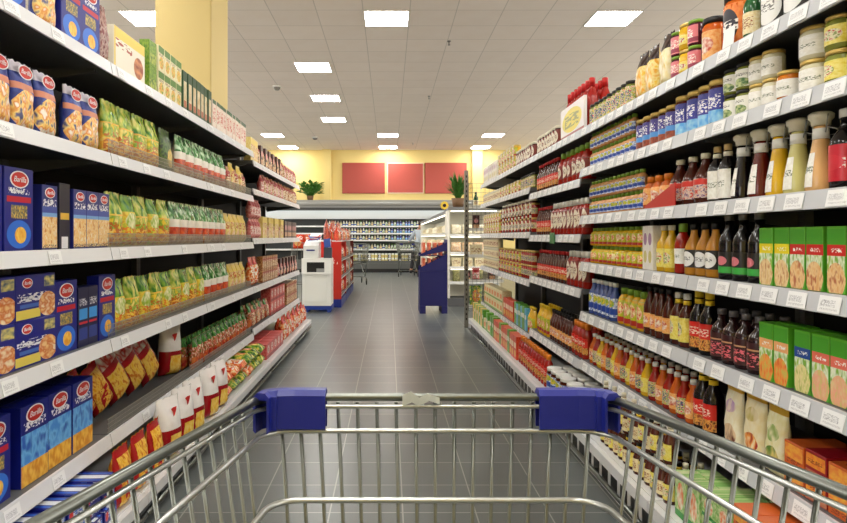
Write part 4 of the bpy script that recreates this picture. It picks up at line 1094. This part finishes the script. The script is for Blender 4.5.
# goods in the cooler
mk = {}
def ckey(key, desc, body, cap, lab, r_, h, prof, cat='bottle'):
    I_bot(key, 'yoghurt_bottle' if cat == 'bottle' else 'yoghurt_tub', desc, r_, h, body, cap, lab, prof, (.1, .7), cat)
CW_ = WHITE
ckey('cw', 'white drink bottle', WHITE, WHITE, l_bluewh, .036, .17, 'round')
ckey('cb', 'blue drink bottle', mat('blue_pack', (40, 70, 150), .3), WHITE, l_blue, .036, .17, 'round')
ckey('cg', 'green drink bottle', mat('green_pack', (50, 130, 70), .3), GREEN, l_green, .036, .17, 'round')
ckey('ck', 'brown drink bottle', mat('brown_pack', (90, 70, 50), .3), CREAM, l_cream, .036, .17, 'round')
ckey('ct', 'white tub with yellow label', WHITE, WHITE, l_yel, .05, .16, 'drum', 'tub')
ckey('cr', 'white tub with dark label', WHITE, WHITE, l_bw, .05, .16, 'drum', 'tub')
SN = ['top', 'second', 'third', 'fourth', 'bottom']
for lvl, (z, yy) in enumerate(zip(CZ, CW)):
    x = -2.05; i = 0; cnt = {}
    while x < 1.75:
        t = (x + 2.1) / 3.7
        if lvl == 4: key = 'ct' if i % 3 else 'cr'
        elif t < .3: key = ['cw', 'ck', 'cw'][i % 3]
        elif t < .58: key = ['ck', 'cw', 'cg'][(i + lvl) % 3]
        elif t < .78: key = ['cb', 'cb', 'cg'][i % 3] if lvl < 3 else 'cg'
        else: key = ['cg', 'cw'][i % 2]
        c = CAT[key]
        cnt[key] = cnt.get(key, 0) + 1
        g = '%ss on the cooler %s shelf' % (c['desc'], SN[lvl])
        o = place(key, (x, CY + yy + .06 + c['cyl'] , z + .001), 0, '%s, %s from left, back cooler %s shelf' % (c['desc'], ORDS[cnt[key] - 1].replace(' nearest', '').replace('nearest', 'first'), SN[lvl]), g, False)
        if lvl == 4:
            place(key, (x, CY + yy + .06 + c['cyl'], z + .1615), 0, '%s in upper layer, %s from left, back cooler bottom shelf' % (c['desc'], ORDS[cnt[key] - 1].replace(' nearest', '').replace('nearest', 'first')), g, False)
        x += .098 if lvl != 4 else .115; i += 1

# ------------------------------------------------------------------ plant on the cooler
leaf_m = mat('leaf_green', (64, 120, 40), .5)
def plant(name, loc, label, n, spread, h, leaf, seed, thin=False, pot=True):
    rnd = random.Random(seed)
    r = empty(name, loc, 0, label, 'plant')
    if pot:
        bm = bmesh.new(); lathe(bm, [(.0001, 0), (.09, 0), (.12, .16), (.11, .16), (.1, .13), (.0001, .13)], 18); link('pot', fin(bm, 'pot', [mat('pot_brown', (110, 80, 50), .6)]), None, r)
    bm = bmesh.new(); bs = bmesh.new()
    for i in range(n):
        a = rnd.uniform(0, 2 * PI); rr = spread * (.25 + .75 * rnd.random()) if not thin else spread * rnd.random(); zt = (.15 if pot else 0) + h * rnd.uniform(.25, 1)
        tip = Vector((rr * math.cos(a), rr * .6 * math.sin(a), zt))
        base_ = Vector((rr * .15 * math.cos(a), rr * .15 * math.sin(a), .13 if pot else 0.0))
        tube(bs, [base_, base_.lerp(tip, .55) + Vector((0, 0, .03)), tip], .004, 4)
        d = Vector((math.cos(a), math.sin(a), rnd.uniform(-.2, .9 if not thin else 3))).normalized(); s = Vector((-math.sin(a), math.cos(a), 0))
        L_ = leaf * rnd.uniform(.7, 1.2); W_ = L_ * (.38 if not thin else .06)
        p = [tip, tip + d * L_ * .4 + s * W_, tip + d * L_, tip + d * L_ * .4 - s * W_]
        m_ = tip + d * L_ * .45 - Vector((0, 0, .02)) * (0 if thin else 1)
        v = [bm.verts.new(q) for q in p] + [bm.verts.new(m_)]
        for q in range(4): bm.faces.new((v[q], v[(q + 1) % 4], v[4]))
    link('leaves', fin(bm, 'leaves', [leaf_m]), None, r); link('stems', fin(bs, 'stems', [leaf_m]), None, r)
    return r
plant('potted_plant', (-2.72, 21.4, 2.461), 'bushy green potted plant on the cooler top at left', 190, .38, .42, .19, 3)

# ------------------------------------------------------------------ white bin unit and snack displays, left behind the rack
r = empty('collection_bin', (-1.15, 9.85, 0), 0, 'white collection bin with dark opening and blue base, left of the aisle', 'bin')
boxo('body', -.23, .23, 0, .42, .105, .86, WHITE, r, .008)
bm = bmesh.new()
bxi(bm, -.235, -.155, -.03, .0, .68, .86); bxi(bm, .125, .235, -.03, 0, .68, .86); bxi(bm, -.155, .125, -.03, 0, .80, .86); bxi(bm, -.235, .235, -.03, 0, .61, .64); bxi(bm, -.235, -.155, -.03, 0, .641, .679); bxi(bm, .125, .235, -.03, 0, .641, .679)
link('opening_frame', fin(bm, 'of', [WHITE]), None, r)
boxo('opening', -.155, .125, -.012, -.001, .641, .80, BLACK, r)
boxo('flap', .0, .12, -.028, -.013, .641, .70, mat('flap_grey', (150, 152, 152), .4), r)
boxo('front_door', -.19, .17, -.012, -.001, .16, .60, mat('door_white', (226, 227, 222), .35), r, .006)
bm = bmesh.new()
vs = [bm.verts.new((x, y, z)) for x in (-.21, .03) for y, z in ((0.0, .861), (.36, .861), (.36, 1.16), (.0, 1.06))]
bm.faces.new(vs[:4]); bm.faces.new(vs[4:])
for k in range(4): bm.faces.new((vs[k], vs[(k + 1) % 4], vs[4 + (k + 1) % 4], vs[4 + k]))
link('top_box', fin(bm, 'tb', [mat('top_box_white', (222, 223, 220), .4)]), None, r)
boxo('slot', -.16, -.03, -.006, -.0005, .98, 1.0, BLUEP, r)
bm = bmesh.new(); bxi(bm, -.22, .24, .02, .4, .04, .104); 
for x in (-.2, .16): bxi(bm, x, x + .06, .04, .38, 0, .04)
link('base', fin(bm, 'base', [mat('pallet_blue', (30, 60, 150), .4)]), None, r)
r2 = empty('leaflet_holder', (-.99, 9.95, .862), 0, 'dark holder of folded leaflets on the white bin', 'leaflet holder')
boxo('box', -.06, .07, 0, .1, 0, .17, mat('holder_dark', (60, 66, 80), .4), r2)
lf = [mat('leaflet_blue', (50, 80, 160), .4), mat('leaflet_white', (226, 228, 230), .4), mat('leaflet_red', (190, 50, 44), .4)]
for k in range(6):
    bm = bmesh.new(); bxi(bm, -.05 + (k % 2) * .01, .055, 0, .004, 0, .14 - .012 * (k % 3))
    o = link('leaflet', fin(bm, 'leaflet', [lf[k % 3]]), None, r2, (0, .008 + k * .014, .171)); o.rotation_euler = (-.1, .12 * (k % 3 - 1), 0)
r3 = empty('leaflet_pile', (-1.2, 9.97, 1.165), 0, 'untidy pile of blue and white leaflets on the white bin', 'leaflets')
for k in range(6):
    bm = bmesh.new(); bxi(bm, -.09, .09, -.06, .06, 0, .01)
    o = link('leaflet', fin(bm, 'leaflet', [lf[(k * 2) % 3 if k != 3 else 0]]), None, r3, (.01 * (k % 3), .012 * k, .012 * k)); o.rotation_euler = (.35, .05 * (k % 3 - 1), .25 * (k % 4) - .3)
d_chipr = D('snack_bag_red', [(190, 36, 22), (220, 80, 40), (170, 24, 20)], ('E', .5, .4, .34, .22, [(238, 190, 110), (225, 120, 60)], 6), ('S', .5, .75, .4, .1, (245, 235, 225), 8), rough=.25)
d_chipo = D('snack_bag_orange', [(226, 110, 50), (200, 60, 30), (235, 180, 130)], ('S', .5, .6, .4, .2, (245, 235, 225), 7), rough=.25)
d_chipb = D('snack_bag_violet', [(90, 60, 110), (200, 90, 70), (225, 215, 210)], ('S', .5, .6, .4, .2, (245, 235, 225), 7), rough=.25)
I_bag('cht', 'snack_bag', 'big red snack bag', .2, .38, .1, D('snack_bag_big', [(150, 40, 30), (200, 90, 60), (90, 40, 40)], ('S', .5, .6, .4, .2, (235, 215, 205), 7), rough=.3)); I_bag('chr', 'snack_bag', 'red snack bag', .19, .245, .09, d_chipr); I_bag('chk', 'snack_bag', 'dark brown snack bag', .18, .24, .085, D('snack_bag_dark', [(60, 30, 28), (150, 50, 36), (200, 170, 140)], ('S', .5, .6, .4, .2, (245, 235, 225), 7), rough=.25)); I_bag('cho', 'snack_bag', 'orange snack bag', .19, .245, .09, d_chipo); I_bag('chb', 'snack_bag', 'violet snack bag', .18, .24, .09, d_chipb)
card_red = D('card_red', (200, 44, 34), ('S', .5, .7, .35, .04, (240, 240, 235), 8))
def display(y0, L_, side_m, label):
    r = empty('snack_display', (-1.02, y0, 0), 0, label, 'display stand', 'snack display stands left of the aisle')
    hw = .21
    boxo('plinth', -hw, hw, 0, L_, 0, .14, mat('plinth_blue', (30, 50, 140), .4), r)
    for yy in (0, L_ - .015):
        bm = bmesh.new(); ly = bm.loops.layers.uv.verify(); fs = bxi(bm, -hw, hw, yy, yy + .015, .141, 1.12)
        for f in fs:
            for lp in f.loops: lp[ly].uv = ((lp.vert.co.x + hw) / (2 * hw), lp.vert.co.z / 1.12)
        link('side_panel', fin(bm, 'sp', [side_m]), None, r)
    boxo('back_panel', -hw, -hw + .012, .016, L_ - .016, .141, 1.12, mat('card_brown', (96, 66, 56), .6), r)
    boxo('top_board', -hw, hw, 0, L_, 1.121, 1.13, WHITE, r)
    for z in (.2, .5, .8):
        boxo('tray', -hw + .013, hw, .016, L_ - .016, z - .015, z, WHITE, r)
        boxo('tray_lip', hw - .006, hw, .016, L_ - .016, z + .001, z + .04, mat('tray_lip_grey', (120, 110, 108), .5), r)
    return r
dy = 10.55; DN = ['nearest', 'second nearest', 'third nearest', 'fourth nearest']
for i in range(3):
    L_ = 1.15
    display(dy, L_, [card_red, mat('card_white', (205, 200, 192), .5), mat('card_dark_red', (120, 34, 30), .5)][i],
            '%s snack display stand with blue plinth left of the aisle, %s' % (['red cardboard', 'white cardboard', 'dark red cardboard'][i], DN[i]))
    for t, z in enumerate((.2, .5, .8)):
        for q in range(5):
            key = ['chk', 'chb', 'cho', 'chk', 'chr'][(q * 3 + t + i) % 5]
            yb_ = dy + .13 + q * .215
            if yb_ + .1 > dy + L_ - .02: continue
            lab = '%s, %s stand from the camera, %s tray, %s' % (CAT[key]['desc'], DN[i].replace(' nearest', '').replace('nearest', 'first'), ['bottom', 'second', 'third', 'top'][t], ORDS[q])
            o = place(key, (-.83, yb_, z + .002), PI / 2, lab, 'snack bags in the display stands', False)
    dy += L_ + .05
rnd = random.Random(5)
for i in range(15):   # bags on top of the stands, front row and a taller back row
    for q in range(2):
        key = (['chr', 'chk', 'cho', 'chb', 'chr'][(i * 2) % 5] if q == 0 else ['cht', 'chk', 'cht', 'chr'][i % 4])
        if q and i % 3 == 2: continue
        ds = CAT[key]['desc']
        place(key, (-.86 - .17 * q, 10.72 + i * .222, 1.131), PI / 2 + rnd.uniform(-.12, .12), '%s on top of the stands, %s row, %s' % (ds, ['front', 'back'][q], ORDS[i]), 'snack bags on top of the stands', False)
# wire basket of red bags behind the white bin
r = empty('wire_basket', (-1.22, 10.33, 0), 0, 'tall wire basket of snack bags right behind the white bin', 'basket')
r.location = (-1.45, 10.5, 0)
bm = bmesh.new()
for z in (.02, .4, .8, 1.1):
    tube(bm, [(-.2, 0, z), (.2, 0, z), (.2, .5, z), (-.2, .5, z)], .006, 6, closed=True)
for x in (-.2, -.1, 0, .1, .2):
    for y in (0, .5): tube(bm, [(x, y, .02), (x, y, 1.1)], .004, 6)
for y in (.12, .25, .38):
    for x in (-.2, .2): tube(bm, [(x, y, .02), (x, y, 1.1)], .004, 6)
link('wire_cage', fin(bm, 'cage', [CHROME]), None, r)
boxo('basket_floor', -.19, .19, .01, .49, .99, 1.0, WIRE, r)
for i in range(6):
    key = ['chr', 'cho', 'chr'][i % 3]
    place(key, (-1.55 + .2 * (i % 2), 10.55 + .14 * (i // 2), 1.0015), rnd.uniform(-.08, .08), '%s in the wire basket, %s' % (CAT[key]['desc'], ORDS[i]), 'snack bags in the wire basket', False)

# ------------------------------------------------------------------ blue display stand, right
r = empty('display_stand', (.70, 9.7, 0), 0, 'navy blue cardboard display stand with two slanted trays, right of the aisle', 'display stand')
navy_m = mat('navy_card', (20, 21, 92), .5)
hw = .215
def prism(name, poly, y0, y1, m, parent):
    bm = bmesh.new()
    a = [bm.verts.new((x, y0, z)) for x, z in poly]; b_ = [bm.verts.new((x, y1, z)) for x, z in poly]
    bm.faces.new(a); bm.faces.new(b_)
    n = len(poly)
    for k in range(n): bm.faces.new((a[k], a[(k + 1) % n], b_[(k + 1) % n], b_[k]))
    return link(name, fin(bm, name, [m]), None, parent)
boxo('body', -hw, hw, 0, .55, .12, .66, navy_m, r, .004)
for x in (-hw, hw - .09): boxo('foot', x, x + .09, 0, .55, 0, .119, navy_m, r)
prism('lower_tray_side', [(-hw, .661), (hw, .661), (hw, .94), (-hw, .72)], 0, .008, navy_m, r)
prism('lower_tray_side', [(-hw, .661), (hw, .661), (hw, .94), (-hw, .72)], .542, .55, navy_m, r)
prism('upper_tray_side', [(-hw, .90), (hw, .985), (hw, 1.12), (-hw, .93)], 0, .008, navy_m, r)
prism('upper_tray_side', [(-hw, .90), (hw, .985), (hw, 1.12), (-hw, .93)], .542, .55, navy_m, r)
boxo('back_panel', hw - .01, hw, .009, .541, .661, 1.16, navy_m, r)
boxo('tray_floor', -hw, hw - .011, .009, .541, .90, .91, navy_m, r)
for (x, y, z, r_, lb) in ((1.26, 4.97, 2.02, .12, 'thin pale wire loop standing on the right top shelf goods'), (-1.3, 4.8, 2.14, .09, 'thin dark wire loop above slim cartons, left top shelf')):
    bm = bmesh.new(); zb2 = 1.846 if x > 0 else 1.921
    tube(bm, [(0, -r_, zb2)] + [(0, -r_ * math.cos(PI * k / 12), z + (.3 if x > 0 else .1) * math.sin(PI * k / 12)) for k in range(13)] + [(0, r_, zb2)], .004, 6)
    tag(link('wire_loop', fin(bm, 'loop', [WIRE if x > 0 else SLATE]), None, None, (x + (.3 if x > 0 else -.25), y, 0)), lb, 'wire loop')
I_box('rpk', 'snack_pack', 'small red snack pack', .06, .2, .04, D('red_pack', [(200, 40, 28), (235, 150, 110)], ('E', .5, .5, .3, .2, (240, 225, 205))), cat='snack pack')
for t, z in enumerate((.6605, .9105)):
    for i in range(4):
        for j in range(5):
            place('rpk', (.70 - .17 + i * .09, 9.76 + j * .09, z), -PI / 2, 'small red snack pack, navy display %s tray, column %s, row %s' % (['lower', 'upper'][t], ['one', 'two', 'three', 'four'][i], ['one', 'two', 'three', 'four', 'five'][j]), 'red snack packs in the navy display', False)

# ------------------------------------------------------------------ white lit racks beyond
white_lit = mat('rack_white', (232, 230, 218), .45)
I_bag('crm', 'bread_bag', 'cream bread bag', .19, .17, .12, D('cream_goods', [(236, 226, 190), (244, 240, 222), (220, 200, 150)], rough=.4))
I_bag('tan', 'bread_bag', 'tan bread bag', .19, .17, .12, D('tan_goods', [(214, 160, 96), (238, 226, 200), (190, 120, 70)], rough=.4))
I_box('crb', 'biscuit_box', 'pale biscuit box', .16, .15, .08, D('cream_box_goods', [(240, 232, 205), (225, 205, 150)], ('S', .5, .5, .4, .2, (160, 110, 70), 8)))
def white_rack(x0, x1, d, loc, rz, label, levels, H, tube_light=True):
    r = empty('white_rack', loc, rz, label, 'shelf rack')
    boxo('back_panel', x0, x1, d - .02, d, .1, H, white_lit, r)
    boxo('base', x0, x1, .0, d - .021, 0, .14, SLATE, r)
    for x in (x0, x1 - .03): boxo('side_frame', x, x + .03, 0.0, d - .021, .141, H, white_lit, r)
    for z in levels:
        boxo('shelf', x0 + .031, x1 - .031, .01, d - .022, z - .03, z, white_lit, r)
        boxo('price_strip', x0 + .031, x1 - .031, -.004, .009, z - .045, z + .003, WHITE, r)
    boxo('canopy', x0, x1, 0, d, H + .001, H + .06, mat('canopy_grey', (120, 122, 122), .4), r)
    if tube_light:
        for k, z in enumerate(list(levels[1:]) + [H]):
            boxo('lamp_tube', x0 + .05, x1 - .05, .03, .05, z - .055 if z != H else H - .02, z - .046 if z != H else H - .005, mat('rack_lamp', (255, 248, 225), .5, 0, 3.0), r)
    return r
endl = [.43, .69, .94, 1.25]
white_rack(0, .9, .5, (1.02, 10.7, 0), 0, 'white lit end rack facing the camera behind the navy display', endl, 1.66)
for t, z in enumerate(endl):
    for i in range(4):
        key = [['po4', 'caf'], ['crb'], ['tan'], ['crm'], ['crb']][t][i % (2 if t == 0 else 1)]
        c = CAT[key]
        place(key, (1.02 + .146 + i * .2, 10.73, z + .001), 0, '%s on the white end rack, %s from left, %s' % (c['desc'], ['first', 'second', 'third', 'fourth'][i], ['lowest shelf', 'second lowest', 'middle shelf', 'second highest', 'top shelf'][t]), 'goods on the white end rack', False)
sidel = [.35, .66, .97, 1.27]
Ls = 8.8
white_rack(0, Ls, .5, (1.02 - .0, 11.25 + Ls, 0), -PI / 2, 'long white lit rack along the aisle beyond the navy display', sidel, 1.62)
for t, z in enumerate(sidel):
    for i in range(26):
        key = ['crm', 'tan', 'crb'][(i // 3 + t) % 3] if t < 3 else ['crm', 'crb'][(i // 4) % 2]
        c = CAT[key]
        if z + c['h'] > (sidel + [1.61])[t + 1] - .05: continue
        place(key, (1.02 + .035, 11.45 + i * .33, z + .001), -PI / 2, '%s on long white rack, %s, %s' % (c['desc'], ORDS[i], ['lowest shelf', 'second lowest', 'middle shelf', 'second highest', 'top shelf'][t]), 'goods on the long white rack', False)

# sunflower on the rack corner
r = empty('sunflower', (1.0, 11.0, 1.842), 0, 'yellow sunflower decoration above the white rack corner', 'flower')
r.location = (1.02, 10.71, 1.722); r.scale = (.72, .72, .72)
bm = bmesh.new(); tube(bm, [(0, 0, 0), (-.03, -.02, .05), (-.08, -.05, -.02 + .05)], .008, 6); link('stem', fin(bm, 'stem', [leaf_m]), None, r)
bm = bmesh.new()
for k in range(16):
    a = 2 * PI * k / 16; c_, s_ = math.cos(a), math.sin(a)
    v = [(-.09 + .035 * c_, -.06, .03 + .035 * s_), (-.09 + .07 * c_ - .02 * s_, -.065, .03 + .07 * s_ + .02 * c_), (-.09 + .11 * c_, -.055, .03 + .11 * s_), (-.09 + .07 * c_ + .02 * s_, -.065, .03 + .07 * s_ - .02 * c_)]
    bm.faces.new([bm.verts.new(q) for q in v])
link('petals', fin(bm, 'petals', [YELL]), None, r)
bm = bmesh.new(); bmesh.ops.create_uvsphere(bm, u_segments=12, v_segments=8, radius=.042)
for v in bm.verts: v.co = Vector((v.co.x - .09, v.co.y * .35 - .06, v.co.z + .03))
link('flower_centre', fin(bm, 'centre', [mat('seed_brown', (60, 36, 18), .8)], True), None, r)

# ------------------------------------------------------------------ wire end stand at the right rack's far end
r = empty('wire_stand', (1.0, 8.2, 0), 0, 'grey perforated post stand with wire baskets at right rack end', 'display stand')
bm = bmesh.new(); bxi(bm, 0, .05, 0, .05, 0, 2.08)
for k in range(30): bxi(bm, .017, .033, -.001, .0, .1 + k * .065, .13 + k * .065, 1)
link('post', fin(bm, 'post', [mat('post_grey', (128, 126, 118), .4, .4), BLACK]), None, r)
boxo('base', 0, .55, 0, .4, .0, .03, METAL, r) if False else None
bm = bmesh.new(); bxi(bm, .051, .55, 0, .05, 0, .05); bxi(bm, .051, .11, .051, .45, 0, .05); link('foot', fin(bm, 'foot', [METAL]), None, r)
for z0, z1 in ((1.25, 1.92), (.22, .72)):
    bm = bmesh.new()
    n = int((z1 - z0) / .06)
    for k in range(n + 1): tube(bm, [(.052, .02, z0 + k * .06), (.5, .02, z0 + k * .06)], .0025, 5)
    for k in range(9): tube(bm, [(.055 + k * .055, .02, z0), (.055 + k * .055, .02, z0 + n * .06)], .0025, 5)
    link('wire_grid', fin(bm, 'grid', [CHROME]), None, r)
for z in (.28, .62, .95, 1.3, 1.6):
    boxo('shelf', .052, .52, .03, .42, z - .012, z, WIRE, r)
    boxo('shelf_lip', .052, .52, .024, .029, z - .02, z + .02, WHITE, r)
for t, z in enumerate((.28, .62, .95, 1.3, 1.6)):
    for i in range(2):
        key = [['veg', 'vegr'], ['pnk', 'caf'], ['crb', 'tan'], ['caf', 'brn'], ['grd', 'brn']][t][i]
        c = CAT[key]
        place(key, (1.0 + .16 + i * .21, 8.25 + (c.get('cyl') or 0), z + .001), 0, '%s on the wire stand, %s from post, %s' % (c['desc'], ['first', 'second', 'third'][i], ['lowest shelf', 'second lowest', 'middle shelf', 'second highest', 'top shelf'][t]), 'goods on the wire stand', False)
plant('grass_plant', (1.22, 10.95, 1.722), 'pot of tall thin green grass on the white end rack', 260, .13, .28, .2, 9, True, True)

# ------------------------------------------------------------------ shopper and far carts
for i, (x, y, rz, lb) in enumerate([(-.86, 15.6, .1, 'small distant shopping cart beside the snack displays'), (.58, 18.7, -.0, 'distant shopping cart in front of the bending shopper')]):
    c2 = copy_tree(cart); c2.location = (x, y, 0); c2.rotation_euler = (0, 0, rz); c2['label'] = lb
    c2['group'] = 'distant shopping carts'
    for ch in kids(c2):
        if ch.name.startswith('tape'): bpy.data.objects.remove(ch); continue
        if ch.name.startswith('handle'): ch.data = ch.data.copy(); ch.data.materials[0] = CHROME

def skin_obj(name, joints, edges, m, parent=None, sub=2):
    me = bpy.data.meshes.new(name); me.from_pydata([j[0] for j in joints], edges, [])
    o = link(name, me, m, parent)
    sk = o.modifiers.new('skin', 'SKIN')
    for i, j in enumerate(joints):
        rr = j[1] if isinstance(j[1], tuple) else (j[1], j[1])
        me.skin_vertices[0].data[i].radius = rr
    me.skin_vertices[0].data[0].use_root = True
    s = o.modifiers.new('sub', 'SUBSURF'); s.levels = sub; s.render_levels = sub
    return o
# person in pale coat, bending forward to the cooler (facing -X/+Y)
skin = mat('skin', (205, 150, 120), .5); coat = mat('coat_pale', (176, 186, 196), .7); trous = mat('trousers_dark', (38, 38, 44), .8)
J = [((0, 0, .95), (.15, .12)), ((0, .02, 1.15), (.15, .11)), ((-.03, .06, 1.36), (.18, .11)), ((-.05, .09, 1.47), (.06, .06)), ((-.06, .12, 1.53), (.05, .05)), ((-.065, .14, 1.62), (.075, .09)), ((-.065, .145, 1.70), (.06, .075)),
     ((-.2, .06, 1.39), .055), ((-.28, .12, 1.14), .045), ((-.30, .32, 1.0), .035), ((-.30, .38, .98), (.035, .018)),
     ((.15, .06, 1.39), .055), ((.22, .12, 1.14), .045), ((.2, .32, 1.0), .035), ((.2, .38, .98), (.035, .018)),
     ((-.09, 0, .88), .09), ((-.1, .02, .5), .065), ((-.1, -.02, .1), .045), ((-.1, .1, .04), (.04, .035)),
     ((.09, 0, .88), .09), ((.1, .05, .5), .065), ((.1, .08, .1), .045), ((.1, .2, .04), (.04, .035))]
E = [(0, 1), (1, 2), (2, 3), (3, 4), (4, 5), (5, 6), (2, 7), (7, 8), (8, 9), (9, 10), (2, 11), (11, 12), (12, 13), (13, 14), (0, 15), (15, 16), (16, 17), (17, 18), (0, 19), (19, 20), (20, 21), (21, 22)]
pr = empty('person', (.8, 20.35, 0), .1, 'person in a pale grey coat and dark trousers at the back cooler', 'person')
pr.rotation_euler = (0, .2, .1)
skin_obj('body', J, E, skin, pr)
Jc = [((0, 0, .95), (.19, .16)), ((0, .02, 1.15), (.175, .14)), ((-.03, .05, 1.34), (.20, .135)), ((-.045, .08, 1.44), (.09, .085)), ((-.205, .06, 1.385), .075), ((-.285, .12, 1.14), .062), ((-.30, .29, 1.02), .05),
      ((.155, .06, 1.385), .075), ((.225, .12, 1.14), .062), ((.2, .29, 1.02), .05), ((0, -.01, .72), (.22, .17))]
skin_obj('coat', Jc, [(0, 1), (1, 2), (2, 3), (2, 4), (4, 5), (5, 6), (2, 7), (7, 8), (8, 9), (0, 10)], coat, pr)
Jt = [((0, 0, .92), (.15, .125)), ((-.09, 0, .84), .1), ((-.1, .02, .5), .078), ((-.1, -.02, .12), .062), ((.09, 0, .84), .1), ((.1, .05, .5), .078), ((.1, .08, .12), .062)]
skin_obj('trousers', Jt, [(0, 1), (1, 2), (2, 3), (0, 4), (4, 5), (5, 6)], trous, pr)
for x, y in ((-.1, -.02), (.1, .08)):
    bm = bmesh.new(); bmesh.ops.create_uvsphere(bm, u_segments=14, v_segments=8, radius=1)
    for v in bm.verts: v.co = Vector((x + v.co.x * .052, y + .06 + v.co.y * .14, max(.0, .045 + v.co.z * .055)))
    link('shoe', fin(bm, 'shoe', [BLACK], True), None, pr)
bm = bmesh.new(); bmesh.ops.create_uvsphere(bm, u_segments=16, v_segments=12, radius=1)
for v in bm.verts: v.co = Vector((-.065 + v.co.x * .092, .125 + v.co.y * .105, 1.675 + v.co.z * .1))
bmesh.ops.delete(bm, geom=[v for v in bm.verts if v.co.y > .2 and v.co.z < 1.7], context='VERTS')
link('hair', fin(bm, 'hair', [mat('hair_brown', (60, 44, 34), .8)], True), None, pr)
